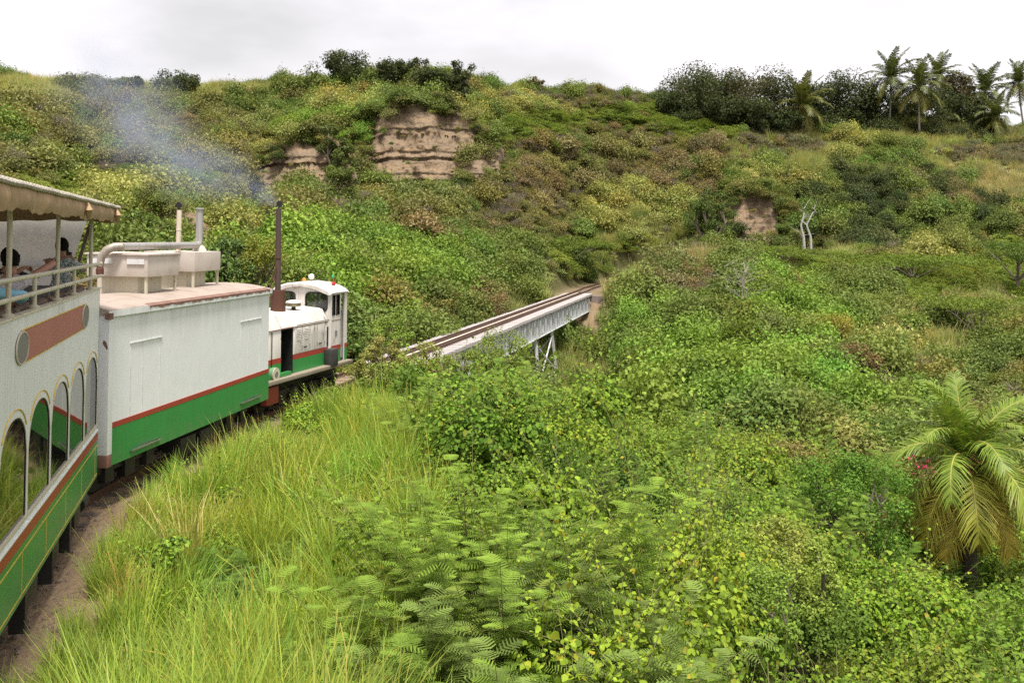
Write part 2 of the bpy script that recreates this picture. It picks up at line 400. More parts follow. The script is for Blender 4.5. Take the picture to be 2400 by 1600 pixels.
cliff('earth_bank', 'bare tan earth slip behind the end of the bridge', [(1700, 520, 572), (1720, 470, 570), (1750, 448, 568), (1785, 446, 566), (1820, 466, 565), (1850, 530, 566)], 98, 4, 15, 60, 60, False)
cliff('earth_bank', 'reddish earth slip behind the generator car chimneys', [(315, 560, 620), (345, 505, 620), (380, 485, 620), (415, 490, 620), (445, 540, 620)], 44, 3, 21, 50, 50, False)
cliff('earth_bank', 'reddish earth cutting behind the coach roof corner', [(215, 560, 620), (240, 520, 620), (265, 510, 620), (295, 560, 620)], 42, 3, 25, 40, 50, False)

# ================================================================ plants: leaf meshes
def leaf_mat(name, a, b, trans=.35, rough=.55, tip=None, dry=None, spec=.25):
    """leaf colour runs from a to b with the leaf's own random value, times the plant's own tint"""
    m, nt, bs = nodes_of(name)
    at = nt.nodes.new('ShaderNodeAttribute'); at.attribute_name = 'lv'
    ti = nt.nodes.new('ShaderNodeAttribute'); ti.attribute_name = 'tint'; ti.attribute_type = 'INSTANCER'
    rp = nt.nodes.new('ShaderNodeValToRGB'); e = rp.color_ramp.elements
    e[0].position = 0; e[0].color = (*a, 1); e[1].position = .8; e[1].color = (*b, 1)
    if dry: x = e.new(.93); x.color = (*b, 1); x = e.new(.96); x.color = (*dry, 1)
    nt.links.new(at.outputs['Fac'], rp.inputs['Fac'])
    c = mixc(nt, 1.0, rp.outputs['Color'], ti.outputs['Color'], 'MULTIPLY')
    nt.links.new(c, bs.inputs['Base Color']); bs.inputs['Roughness'].default_value = rough; bs.inputs['Specular IOR Level'].default_value = spec
    tr = nt.nodes.new('ShaderNodeBsdfTranslucent'); mx = nt.nodes.new('ShaderNodeMixShader'); mx.inputs[0].default_value = trans
    c2 = mixc(nt, 1.0, c, (1.1, 1.14, .72), 'MULTIPLY'); nt.links.new(c2, tr.inputs['Color'])
    nt.links.new(bs.outputs[0], mx.inputs[1]); nt.links.new(tr.outputs[0], mx.inputs[2])
    nt.links.new(mx.outputs[0], nt.nodes['Material Output'].inputs['Surface'])
    return m
M_LEAF = leaf_mat('scrub leaves', (.62, .63, .55), (1.18, 1.15, 1.0), .24, .6, spec=.15)
M_FINE = leaf_mat('feathery leaves', (.58, .60, .5), (1.2, 1.2, 1.0), .24, .6, spec=.06)
M_GRASS = leaf_mat('grass blades', (.50, .58, .44), (1.2, 1.17, 1.0), .42, .55, dry=(1.35, 1.05, 1.1), spec=.2)
M_VINE = leaf_mat('heart shaped vine leaves', (.40, .46, .40), (1.4, 1.28, 1.0), .24, .55, spec=.10, dry=(1.6, .95, .8))
M_PALM = leaf_mat('palm leaflets', (.5, .55, .42), (1.2, 1.18, 1.0), .25, .45, spec=.25)
M_POD = leaf_mat('dry seed pods', (.7, .6, .5), (1.3, 1.1, 1.0), .1, .8, spec=.1)
M_FLOW = leaf_mat('small flowers', (.8, .8, .8), (1.2, 1.2, 1.2), .3, .6, spec=.1)
M_BARK = plain('bark', (.19, .155, .12), .9, .35, 14, bmp=.4)
M_BARKP = plain('pale palm trunk', (.30, .27, .235), .9, .25, 20, bmp=.3)
M_DEAD = plain('bleached dead wood', (.42, .395, .37), .85, .25, 10)
M_STEM = plain('green brown stems', (.17, .165, .06), .8, .3, 10)

def unit(v): return v / np.maximum(np.linalg.norm(v, axis=-1, keepdims=True), 1e-9)

def leaves(P, Nn, size, rng, asp=.55, lvr=None, fold=.15):
    """kite-shaped leaves: one quad each at P, facing Nn"""
    n = len(P); t = unit(np.cross(Nn, unit(rng.normal(size=(n, 3))))); bi = np.cross(Nn, t)
    s = np.broadcast_to(np.asarray(size, float), (n,))[:, None] * rng.uniform(.65, 1.3, (n, 1))
    a = P - t * s * .5; c = P + t * s * .55
    l = P + bi * s * asp * .5 + Nn * s * fold - t * s * .08; r = P - bi * s * asp * .5 + Nn * s * fold - t * s * .08
    V = np.stack([a, l, c, r], 1).reshape(-1, 3); Fq = np.arange(n * 4).reshape(-1, 4)
    lv = np.repeat(rng.uniform(0, 1, n) if lvr is None else lvr, 4)
    return V, Fq, lv

def cat(parts):
    V, Fs, L, M = [], [], [], []; b = 0
    for p in parts:
        V.append(p[0]); Fs.append(p[1] + b); L.append(p[2]); M.append(np.full(len(p[1]), p[3] if len(p) > 3 else 0)); b += len(p[0])
    return np.concatenate(V), np.concatenate(Fs), np.concatenate(L), np.concatenate(M)

def np_tube(pts, rs, n=5, lv=.5):
    m = MB(); m.tube(pts, list(rs), n, cap=False)
    f = np.array(m.f); return np.array(m.v), f, np.full(len(m.v), lv)

def bush(seed, n, size, nb=16, flat=.75, spread=1.0, rmin=.28, rmax=.5, asp=.6, up=.55, pods=0, mats=None):
    """a mound of leafy clumps about 1 m in radius; deep gaps stay between the clumps"""
    rng = np.random.default_rng(seed); parts = []
    d = unit(rng.normal(size=(nb, 3))); d[:, 2] = np.abs(d[:, 2]) * .9 - .05
    C = d * rng.uniform(.35, .8, (nb, 1)) * np.array([spread, spread, flat]); C[:, 2] += .42
    rad = rng.uniform(rmin, rmax, nb); cl = rng.integers(0, nb, n)
    sd = unit(rng.normal(size=(n, 3))); sd[:, 2] = np.where(rng.random(n) < .75, np.abs(sd[:, 2]), sd[:, 2])
    rr = rad[cl] * (1 + .28 * rng.normal(size=n)) * (.75 + .25 * rng.random(n))
    P = C[cl] + sd * rr[:, None]; P[:, 2] = np.maximum(P[:, 2], .02)
    N = unit(sd * .55 + np.array([0, 0, up]) + rng.normal(size=(n, 3)) * .5)
    tone = rng.uniform(-.22, .22, nb)[cl]
    parts.append(leaves(P, N, size, rng, asp, np.clip(rng.uniform(0, .92, n) + tone, 0, .92)))
    if pods:
        k = rng.integers(0, n, pods); parts.append((*leaves(P[k] + N[k] * .05, unit(rng.normal(size=(pods, 3))), size * .9, rng, .4), 1))
    V, Fq, L, M = cat(parts)
    return np_mesh('foliage', V, Fq, L, mats or [M_LEAF, M_POD], M)

def acacia(seed, n, size, mats=None):
    """flat spreading sprays in tiers"""
    rng = np.random.default_rng(seed); nb = 26
    a = rng.uniform(0, 2 * np.pi, nb); r = np.sqrt(rng.uniform(.02, 1, nb)) * 1.0; zc = .95 - .62 * r ** 1.6 + rng.uniform(-.16, .12, nb)
    C = np.stack([r * np.cos(a), r * np.sin(a), zc], -1); cl = rng.integers(0, nb, n)
    rad = rng.uniform(.22, .46, nb)
    q = np.sqrt(rng.uniform(0, 1, n)); b = rng.uniform(0, 2 * np.pi, n)
    P = C[cl] + np.stack([q * np.cos(b) * rad[cl], q * np.sin(b) * rad[cl], (1 - q ** 2) * .09 + rng.normal(size=n) * .028 - .1 * q], -1)
    out = unit(C[cl] * np.array([1, 1, 0]) + .01)
    N = unit(np.array([0, 0, 1.]) + rng.normal(size=(n, 3)) * .38 + out * .25)
    tone = rng.uniform(-.2, .2, nb)[cl]
    V, Fq, L = leaves(P, N, size, rng, .32, np.clip(rng.uniform(0, .92, n) + tone, 0, .92))
    return np_mesh('foliage', V, Fq, L, mats or [M_FINE])

def grass(seed, n, h, w, spread, lean=.5, mats=None, heads=0):
    rng = np.random.default_rng(seed); V, Fq, L = [], [], []
    for i in range(n):
        a = rng.uniform(0, 6.283); r = spread * math.sqrt(rng.random()); base = np.array([r * math.cos(a), r * math.sin(a), 0.])
        b = a + rng.normal() * .9; le = lean * rng.uniform(.2, 1.3); H = h * rng.uniform(.55, 1.15)
        out = np.array([math.cos(b), math.sin(b), 0]); side = np.array([-math.sin(b), math.cos(b), 0]); tw = rng.uniform(-.8, .8)
        side = side * math.cos(tw) + out * math.sin(tw)
        k0 = len(V) * 0 + sum(len(v) for v in V) if False else len(V)
        drop = rng.uniform(0, .5) if rng.random() < .35 else 0
        lvv = rng.random(); head = i < heads
        for s in range(5):
            t = s / 4; p = base + out * H * le * t ** 1.8 + np.array([0, 0, H * (t - drop * le * t ** 3)])
            ww = w * (1 - t) ** .7 * (.6 + .4 * min(1, t * 4)) + .0012
            if head: ww = w * .14 + (w * .22 if s >= 3 else 0); p = p * np.array([1, 1, 1.25])
            V.append(p - side * ww / 2); V.append(p + side * ww / 2); L += [(.97 if head else lvv * .93)] * 2
        for s in range(4): Fq.append((k0 + 2 * s, k0 + 2 * s + 1, k0 + 2 * s + 3, k0 + 2 * s + 2))
    return np_mesh('grass', np.array(V), np.array(Fq), np.array(L), mats or [M_GRASS])

HEART = np.array([(-.5, 0), (-.42, .34), (-.05, .5), (.5, 0), (-.05, -.5), (-.42, -.34)])
def hearts(P, Nn, T, size, rng):
    """heart-shaped hanging leaves, folded along the midrib: two quads each"""
    n = len(P); bi = unit(np.cross(Nn, T)); t = np.cross(bi, Nn); s = (size * rng.uniform(.6, 1.3, n))[:, None]
    V = np.stack([P + t * s * u + bi * s * v * .92 + Nn * s * (.22 * abs(v) - .12 * (u + .2) ** 2) for (u, v) in HEART], 1).reshape(-1, 3)
    k = np.arange(n)[:, None] * 6
    Fq = np.concatenate([k + np.array([0, 3, 2, 1]), k + np.array([0, 5, 4, 3])]); lv = np.repeat(rng.uniform(0, 1, n) ** 1.05, 6)
    return V, Fq, lv

def vine(seed, stems=12, per=16, size=.085, h=.95, R0=.55, mats=None, shell=520, nb=9):
    """creeper: shingled heart-shaped leaves over lumpy mounds, with arching leafy shoots standing clear"""
    rng = np.random.default_rng(seed); parts = []
    a = rng.uniform(0, 6.283, nb); r = R0 * np.sqrt(rng.random(nb)) * 1.05; C = np.stack([r * np.cos(a), r * np.sin(a), h * rng.uniform(.18, .62, nb)], -1); rad = R0 * rng.uniform(.35, .62, nb)
    cl = rng.integers(0, nb, shell); sd = unit(rng.normal(size=(shell, 3))); sd[:, 2] = np.abs(sd[:, 2]) * .95 - .12; sd = unit(sd)
    P = C[cl] + sd * (rad[cl] * rng.uniform(.78, 1.12, shell))[:, None]; P[:, 2] = np.maximum(P[:, 2], .02)
    N = unit(sd * .75 + np.array([0, 0, .45]) + rng.normal(size=(shell, 3)) * .32); T = unit(np.cross(np.cross(N, np.array([0, 0, -1.]) + rng.normal(size=(shell, 3)) * .5), N))
    parts.append((*hearts(P, N, T, size * rng.uniform(.7, 1.15, shell), rng), 0))
    for s in range(stems):
        b0_ = C[rng.integers(0, nb)]; b = rng.uniform(0, 6.283); o = np.array([math.cos(b), math.sin(b), 0]); L = h * rng.uniform(.5, .95); le = rng.uniform(.15, .9)
        t = np.linspace(0, 1, 7)[:, None]; Cc = b0_ + o * L * le * t ** 1.4 + np.array([0, 0, 1.]) * L * (t - .3 * le * t ** 3)
        parts.append((*np_tube([Vector(c) for c in Cc], np.linspace(.006, .0025, 7), 4, .1), 1))
        m = per; tt = np.sort(rng.uniform(.1, 1, m)); Q = np.stack([np.interp(tt, t[:, 0], Cc[:, k]) for k in range(3)], -1)
        d = unit(rng.normal(size=(m, 3)) * np.array([1, 1, .3])); sz = size * (1.12 - .55 * tt)
        Pq = Q + d * (sz[:, None] * .6); Nq = unit(d * .4 + np.array([0, 0, .7]) + rng.normal(size=(m, 3)) * .35); Tq = unit(d + np.array([0, 0, -.5]))
        hv, hf, hl = hearts(Pq, Nq, Tq, sz, rng); parts.append((hv, hf, np.where(hl > .9, hl, np.clip(hl * .4 + .52, 0, .92)), 0))
    V, Fq, L, M = cat(parts); return np_mesh('vine', V, Fq, L, mats or [M_VINE, M_STEM], M)

def feather(seed, stems=9, h=1.2, R0=.3, leaf=.2, pairs=8, mats=None, per=13, u0=.25):
    """a shrub with doubly feathered leaves: each leaf is a rib with pairs of narrow pinnae"""
    rng = np.random.default_rng(seed); parts = []; V, Fq, L = [], [], []
    for s in range(stems):
        a = rng.uniform(0, 6.283); r = R0 * math.sqrt(rng.random()); p0 = np.array([r * math.cos(a), r * math.sin(a), 0])
        H = h * rng.uniform(.55, 1.1); le = rng.uniform(.15, .75); o = np.array([math.cos(a), math.sin(a), 0])
        t = np.linspace(0, 1, 6)[:, None]; C = p0 + o * H * le * t ** 1.3 + np.array([0, 0, 1.]) * H * t * (1 - .15 * le * t)
        parts.append((*np_tube([Vector(c) for c in C], np.linspace(.008, .003, 6), 4, .1), 1))
        for q in range(per):
            u = u0 + (1 - u0) * (q + rng.random()) / per; base = np.array([np.interp(u, t[:, 0], C[:, k]) for k in range(3)])
            b = rng.uniform(0, 6.283); f = np.array([math.cos(b), math.sin(b), rng.uniform(.0, .7)]); f /= np.linalg.norm(f); lf = leaf * rng.uniform(.7, 1.25)
            sd = np.cross(f, [0, 0, 1.]); sd /= np.linalg.norm(sd); up = np.cross(sd, f); lvv = rng.uniform(0, .9)
            for k in range(pairs):
                g = (k + 1.2) / (pairs + .6); c0 = base + f * lf * g - np.array([0, 0, 1]) * lf * .28 * g * g; pl = lf * .42 * math.sin(math.pi * (.18 + .72 * g))
                for sg in (-1, 1):
                    d = sd * sg * .9 + f * .45 - np.array([0, 0, .18]); wd = f * lf * .034
                    k0 = len(V); V += [c0 - wd, c0 + wd, c0 + d * pl + wd * .5, c0 + d * pl - wd * .5]; Fq.append((k0, k0 + 1, k0 + 2, k0 + 3)); L += [lvv + rng.uniform(-.08, .1)] * 4
    parts.append((np.array(V), np.array(Fq), np.clip(np.array(L), 0, .95), 0))
    V, Fq, L, M = cat(parts); return np_mesh('feather', V, Fq, L, mats or [M_FINE, M_STEM], M)

def twigs(seed, n=26, h=1.0):
    """bare grey twigs that show through dry scrub"""
    rng = np.random.default_rng(seed); parts = []
    for i in range(n):
        a = rng.uniform(0, 6.283); o = np.array([math.cos(a), math.sin(a), 0]); H = h * rng.uniform(.6, 1.2); le = rng.uniform(.1, .8)
        C = [Vector(o * H * le * t ** 1.2 + np.array([rng.normal() * .03, rng.normal() * .03, H * t])) for t in (0, .35, .7, 1)]
        parts.append((*np_tube(C, [.02, .016, .01, .005], 4), 0))
        for k in range(2):
            d = np.array([rng.normal(), rng.normal(), .7]) * .28 * H; parts.append((*np_tube([C[2], C[2] + Vector(d)], [.009, .003], 4), 0))
    V, Fq, L, M = cat(parts); return np_mesh('twigs', V, Fq, L, [M_BARK], M)

PROTO = bpy.data.collections.new('plant_kinds')           # never linked to the scene: only the shapes that the scrub repeats
def proto_col(name, meshes):
    c = bpy.data.collections.new(name)
    for i, me in enumerate(meshes):
        o = bpy.data.objects.new('%s_%02d' % (name, i), me); c.objects.link(o)
    return c

def scatter(name, label, cat_, col, P, rotz, tilt, S, tint, pick):
    n = len(P); me = bpy.data.meshes.new(name); me.vertices.add(n); me.vertices.foreach_set('co', np.asarray(P, np.float32).ravel())
    def at(k, ty, key, arr): a = me.attributes.new(k, ty, 'POINT'); a.data.foreach_set(key, np.asarray(arr, np.float32 if ty != 'INT' else np.int32).ravel())
    rot = np.stack([tilt[:, 0], tilt[:, 1], rotz], -1)
    at('rot', 'FLOAT_VECTOR', 'vector', rot); at('scl', 'FLOAT_VECTOR', 'vector', S); at('pick', 'INT', 'value', pick)
    at('tint', 'FLOAT_COLOR', 'color', np.concatenate([tint, np.ones((n, 1))], 1))
    ob = link(name, me); tag(ob, label, cat_, kind='stuff')
    ng = bpy.data.node_groups.new(name, 'GeometryNodeTree')
    ng.interface.new_socket('Geometry', in_out='INPUT', socket_type='NodeSocketGeometry'); ng.interface.new_socket('Geometry', in_out='OUTPUT', socket_type='NodeSocketGeometry')
    N = ng.nodes; gi = N.new('NodeGroupInput'); go = N.new('NodeGroupOutput'); ip = N.new('GeometryNodeInstanceOnPoints')
    ci = N.new('GeometryNodeCollectionInfo'); ci.inputs['Collection'].default_value = col; ci.inputs['Separate Children'].default_value = True; ci.inputs['Reset Children'].default_value = True
    def na(k, ty): x = N.new('GeometryNodeInputNamedAttribute'); x.data_type = ty; x.inputs['Name'].default_value = k; return [o for o in x.outputs if o.enabled and o.name == 'Attribute'][0]
    ip.inputs['Pick Instance'].default_value = True
    ng.links.new(gi.outputs[0], ip.inputs['Points']); ng.links.new(ci.outputs[0], ip.inputs['Instance'])
    ng.links.new(na('pick', 'INT'), ip.inputs['Instance Index']); ng.links.new(na('scl', 'FLOAT_VECTOR'), ip.inputs['Scale'])
    e2r = N.new('FunctionNodeEulerToRotation'); ng.links.new(na('rot', 'FLOAT_VECTOR'), e2r.inputs[0]); ng.links.new(e2r.outputs[0], ip.inputs['Rotation'])
    ng.links.new(ip.outputs[0], go.inputs[0])
    md = ob.modifiers.new('scatter', 'NODES'); md.node_group = ng
    return ob

# ---------------------------------------------------------------- which plant grows where
OLIVE, GREEN, VINE, RED, DARK, ACAC, YGRN, GRAS, DRY, GREY = range(10)
TINT = {OLIVE: (.215, .212, .075), GREEN: (.165, .218, .057), VINE: (.198, .305, .055), RED: (.245, .205, .105), DARK: (.082, .104, .040),
        ACAC: (.205, .255, .058), YGRN: (.31, .315, .100), GRAS: (.41, .43, .18), DRY: (.47, .43, .24), GREY: (.21, .19, .112)}
ZONES = [  # (cx, cy, rx, ry, kind, chance), later ones win
 (300, 330, 700, 170, OLIVE, .9), (300, 330, 700, 170, GREEN, .14), (300, 260, 600, 60, RED, .06), (1700, 255, 190, 40, DARK, .9), (2010, 250, 200, 34, DARK, .8),
 (900, 230, 400, 60, GREEN, .5), (760, 300, 130, 40, VINE, .6), (700, 330, 110, 35, YGRN, .5), (850, 235, 110, 30, YGRN, .6), (560, 270, 160, 50, RED, .22),
 (70, 405, 160, 24, ACAC, .95), (360, 410, 150, 42, ACAC, .95), (200, 435, 200, 22, ACAC, .9), (300, 470, 120, 40, YGRN, .6),
 (900, 460, 360, 70, OLIVE, .7), (900, 460, 360, 70, GREEN, .3), (1000, 520, 300, 50, OLIVE, .8), (1000, 520, 300, 50, RED, .28),
 (900, 640, 420, 125, GREEN, .75), (820, 620, 330, 80, VINE, .75), (560, 545, 140, 40, YGRN, .5), (700, 560, 120, 40, VINE, .5), (1020, 700, 150, 50, OLIVE, .6), (1140, 690, 60, 35, RED, .85), (1080, 740, 120, 60, GREEN, .4), (1000, 780, 160, 40, VINE, .4),
 (1400, 400, 420, 120, OLIVE, .75), (1400, 385, 380, 95, RED, .46), (1150, 480, 260, 60, RED, .25), (1500, 340, 220, 40, RED, .3),
 (1200, 250, 170, 32, YGRN, .75), (1290, 270, 140, 22, ACAC, .9), (1480, 262, 130, 28, ACAC, .85), (1330, 225, 200, 18, GREY, .6), (1250, 300, 150, 25, ACAC, .5),
 (1690, 300, 180, 28, ACAC, .7), (1830, 325, 130, 26, GREY, .8),
 (1500, 480, 130, 60, YGRN, .85), (1560, 500, 110, 50, GRAS, .5), (1380, 575, 130, 40, ACAC, .9), (1500, 570, 150, 40, GRAS, .55), (1600, 590, 160, 22, DRY, .5),
 (1800, 420, 110, 50, GREEN, .8), (1780, 410, 60, 25, YGRN, .6), (2080, 470, 240, 95, DARK, .72), (2080, 470, 240, 95, GREEN, .35), (2100, 430, 200, 30, YGRN, .2), (2250, 440, 120, 50, RED, .4),
 (2000, 350, 260, 50, GRAS, .58), (2150, 320, 220, 40, GRAS, .62), (2150, 330, 220, 50, YGRN, .35), (2350, 420, 110, 50, DRY, .85), (2260, 370, 110, 30, GRAS, .7), (2330, 350, 130, 26, GREY, .97), (2080, 355, 60, 28, GREEN, .9), (2170, 370, 80, 25, RED, .4), (1890, 325, 90, 22, GREY, .6),
 (1960, 585, 85, 16, GRAS, 1.0), (2200, 640, 330, 80, ACAC, .9), (1880, 610, 120, 40, ACAC, .8), (2370, 590, 90, 50, ACAC, .95), (2200, 600, 100, 25, YGRN, .4),
 (1900, 720, 140, 28, YGRN, .5), (2000, 700, 100, 60, GREEN, .6), (2160, 780, 140, 60, GRAS, .7), (2200, 800, 110, 50, YGRN, .5), (2330, 760, 100, 60, ACAC, .8), (2350, 860, 120, 60, GREEN, .6), (2290, 700, 70, 30, DRY, .5),
 (1700, 800, 310, 150, VINE, .82), (1700, 800, 310, 150, GREEN, .3), (1780, 930, 400, 90, VINE, .6), (1500, 760, 90, 120, GREEN, .4), (1600, 700, 150, 60, GREEN, .5), (1600, 660, 90, 30, RED, .4),
 (2000, 850, 70, 60, RED, .55), (2120, 850, 80, 30, RED, .5), (1860, 1040, 110, 60, RED, .45), (1640, 640, 60, 25, RED, .5), (2050, 960, 200, 60, GREEN, .5),
 (1960, 1080, 500, 100, YGRN, .35), (1650, 1080, 250, 90, YGRN, .5), (1960, 1150, 480, 160, GREEN, .4),
 (1290, 655, 110, 36, GRAS, .97), (1480, 630, 75, 22, GRAS, .97), (1430, 700, 45, 70, DRY, .8), (1390, 850, 75, 110, GRAS, .9), (1350, 760, 60, 50, GREEN, .4),
 (150, 195, 180, 26, GRAS, .97), (60, 215, 110, 25, GRAS, .9), (560, 212, 110, 16, GRAS, .85), (330, 200, 60, 15, GRAS, .7), (190, 205, 60, 12, GREEN, .4)]

def smooth_u(P, k):
    """a slowly varying value in 0..1 over the land, so that kinds of plant grow in patches"""
    x, y = P[:, 0], P[:, 1]; a = k * 1.7
    v = np.sin(x * .55 + a + 1.4 * np.sin(y * .31 + a * 2)) + np.sin(y * .43 - a + 1.2 * np.sin(x * .37 + a)) + .8 * np.sin(x * 1.3 + y * .9 + a * 3) + .7 * np.sin(y * 1.5 - x * .8 + a)
    return 1 / (1 + np.exp(-v * 1.35))

def kind_at(P, px, py, rng):
    n = len(px); U = lambda k: np.clip(.72 * (smooth_u(P, k) - .5) + .28 * (rng.random(n) - .5) + .5, 0, 1)
    k = np.where(U(0) < .5, GREEN, OLIVE)
    for q, (cx, cy, rx, ry, kd, ch) in enumerate(ZONES):
        jx = rng.normal(size=n) * rx * .10; jy = rng.normal(size=n) * ry * .10
        m = (((px + jx - cx) / rx) ** 2 + ((py + jy - cy) / ry) ** 2 < 1) & (U(q + 1) < ch)
        k = np.where(m, kd, k)
    return k

def hill_points(rng, y0, y1, dens, pad=260):
    """points spread evenly over the land between two distances"""
    u0, u1 = (-pad - HX) / F, (2400 + pad - HX) / F; n = int((u1 - u0) * (y1 ** 2 - y0 ** 2) / 2 * dens)
    Y = np.sqrt(rng.uniform(y0 ** 2, y1 ** 2, n)); px = rng.uniform(-pad, 2400 + pad, n); z = ground_z(px, Y)
    P = np.stack([(px - HX) / F * Y, Y, z], -1); d, _ = track_dist(P[:, 0], P[:, 1])
    return P, px, Y, d

def clear_of_train(P, d, Y, r=2.3):
    ok = (d > r) | ((Y > BR0 + 3) & (Y < BR1 - 1) & (P[:, 2] < -3.2))
    return ok

def vary(t, rng, s=.16, hue=.07):
    n = len(t); return t * (1 + rng.normal(size=(n, 1)) * s * .8) * (1 + rng.normal(size=(n, 3)) * np.array([hue, hue * .5, hue]))

def put(name, label, cat_, col, npick, P, kinds, rng, s0, s1, hz=(.8, 1.2), sink=.12, tints=TINT, var=.16, tlt=.15):
    n = len(P); s = s0 + (s1 - s0) * rng.random(n) ** 1.8; S = np.stack([s, s, s * rng.uniform(*hz, n)], -1)
    tint = vary(np.array([tints[int(k)] for k in kinds]), rng, var)
    Q = P.copy(); Q[:, 2] -= sink * s
    scatter(name, label, cat_, col, Q, rng.uniform(0, 6.283, n), rng.normal(size=(n, 2)) * tlt, S, np.clip(tint, .008, .9), rng.integers(0, npick, n))

rg = np.random.default_rng(11)
C_BUSH = proto_col('bush', [bush(i + 1, 2400, .10, nb=13, rmin=.3, rmax=.52) for i in range(5)])
C_POD = proto_col('podbush', [bush(i + 40, 2100, .095, pods=130, nb=18, rmin=.22, rmax=.42) for i in range(4)])
C_ACA = proto_col('acacia', [acacia(i + 60, 1700, .10) for i in range(4)])
C_GRF = proto_col('fargrass', [grass(i + 80, 110, 1.0, .035, .42, .45, heads=10) for i in range(4)])
C_TWIG = proto_col('twig', [twigs(i + 90) for i in range(3)])
# far land, 36 m and beyond
P, px, Y, d = hill_points(rg, 36, 140, 1.6); cz = P[:, 2] + 1.0; _, py = PXY(np.stack([P[:, 0], P[:, 1], cz], -1))
bare = bare_mask(px, py); keep = clear_of_train(P, d, Y) & (rg.random(len(P)) > bare * 1.02)
P, px, py, Y, d = P[keep], px[keep], py[keep], Y[keep], d[keep]; K = kind_at(P, px, py, rg)
low = (d < 3.6) & (Y > BR0) & (Y < BR1)
K[low] = np.where(rg.random(low.sum()) < .6, GRAS, GREEN)
m = np.isin(K, [GREEN, VINE, DARK, YGRN]); put('hillside_scrub', 'mass of green scrub covering the valley and hillside', 'scrub', C_BUSH, 5, P[m], K[m], rg, .5, 2.0, (.75, 1.4), .22)
m = np.isin(K, [OLIVE, RED, GREY]); put('dry_scrub', 'mass of olive and reddish brown scrub on the upper hillside', 'scrub', C_POD, 4, P[m], K[m], rg, .5, 1.35, (.75, 1.3), .2)
m = K == ACAC; put('acacia_scrub', 'mass of feathery flat topped thorn scrub', 'scrub', C_ACA, 4, P[m], K[m], rg, .9, 1.9, (.65, 1.0), .25)
m = np.isin(K, [GRAS, DRY]); g = P[m]; kk = K[m]
rep = 3; g = np.repeat(g, rep, 0); kk = np.repeat(kk, rep); g[:, :2] += rg.normal(size=(len(g), 2)) * .55
g[:, 2] = ground_z(HX + F * g[:, 0] / g[:, 1], g[:, 1])
dd, _ = track_dist(g[:, 0], g[:, 1]); ok = clear_of_train(g, dd, g[:, 1], np.where((g[:, 1] > BR1 - 1) & (g[:, 1] < 93), 2.0, 1.7)); g = g[ok]; kk = kk[ok]
put('hill_grass', 'mass of tall pale grass on the ridge and banks', 'grass', C_GRF, 4, g, kk, rg, .8, 1.6, (.8, 1.2), 0)
m = np.isin(K, [OLIVE, RED, GREY]) & (rg.random(len(K)) < .22)
put('dry_twigs', 'mass of bare grey twigs among the hillside scrub', 'twigs', C_TWIG, 3, P[m], K[m], rg, .9, 1.5, (.9, 1.2), 0)

# bigger rounded masses standing out of the scrub
n_ = 900; Yq = np.sqrt(rg.uniform(37 ** 2, 118 ** 2, n_)); qx = rg.uniform(-60, 2460, n_); zq = ground_z(qx, Yq); PQ = np.stack([(qx - HX) / F * Yq, Yq, zq], -1); dq, _ = track_dist(PQ[:, 0], PQ[:, 1]); _, qy = PXY(PQ + np.array([0, 0, 1.2]))
k = (clear_of_train(PQ, dq, Yq, 4.2)) & ((dq > 4.2)) & (rg.random(n_) > bare_mask(qx, qy) * 1.6); PQ, qx, qy = PQ[k], qx[k], qy[k]; KQ = kind_at(PQ, qx, qy, rg); k = np.isin(KQ, [GREEN, VINE, DARK, YGRN, OLIVE, RED]); 
put('scrub_mounds', 'larger rounded bushes standing out of the hillside scrub', 'bushes', C_BUSH, 5, PQ[k], KQ[k], rg, 1.3, 2.5, (.9, 1.4), .3, TINT, .2)
# low growth that closes the ground between the bushes
C_LOW = proto_col('lowbush', [bush(i + 240, 520, .13, nb=12, rmin=.3, rmax=.5, flat=.4) for i in range(4)])
P2, px2, Y2, d2 = hill_points(rg, 34, 135, 1.9); _, py2 = PXY(P2 + np.array([0, 0, .5])); k2 = clear_of_train(P2, d2, Y2) & (rg.random(len(P2)) > bare_mask(px2, py2) * 1.05); P2, px2, py2 = P2[k2], px2[k2], py2[k2]
K2 = kind_at(P2, px2, py2, rg); put('ground_cover', 'low growth closing the gaps between the hillside bushes', 'undergrowth', C_LOW, 4, P2, K2, rg, .45, .95, (.6, 1.0), .05, TINT, .12)

# middle distance, 14 to 37 m
C_MID = proto_col('midbush', [bush(i + 120, 2300, .085, nb=24, rmin=.2, rmax=.4) for i in range(4)])
C_MVI = proto_col('midvine', [vine(i + 130, 16, 14, .088, 1.1, .8, shell=1000, nb=14) for i in range(4)])
C_FEA = proto_col('feather', [feather(i + 140, 15, 1.1, .36, .19, 6, per=20) for i in range(4)])
C_GRN = proto_col('neargrass', [grass(i + 150, 80, .82, .018, .20, .62, heads=2) for i in range(6)])
NT = {GREEN: (.115, .185, .034), VINE: (.158, .265, .036), YGRN: (.215, .285, .048), ACAC: (.175, .265, .050), OLIVE: (.22, .20, .06), DARK: (.09, .13, .035),
      GRAS: (.375, .46, .088), DRY: (.52, .45, .18), RED: (.27, .20, .09), GREY: (.2, .18, .09)}
P, px, Y, d = hill_points(rg, 17, 37.5, 1.5); ok = clear_of_train(P, d, Y); P, px, Y = P[ok], px[ok], Y[ok]
_, py = PXY(P + np.array([0, 0, .8]))
GZ = lambda px, py, Y: (px < 945 + 30 * np.sin(py * .013) + 40 * (py > 1000)) & (Y < 31)     # the tall grass beside the train
ing = GZ(px, py, Y) & (px > 100) | (px < 100)
uu = lambda k: np.clip(.65 * (smooth_u(P * 1.6, k) - .5) + .35 * (rg.random(len(P)) - .5) + .5, 0, 1)
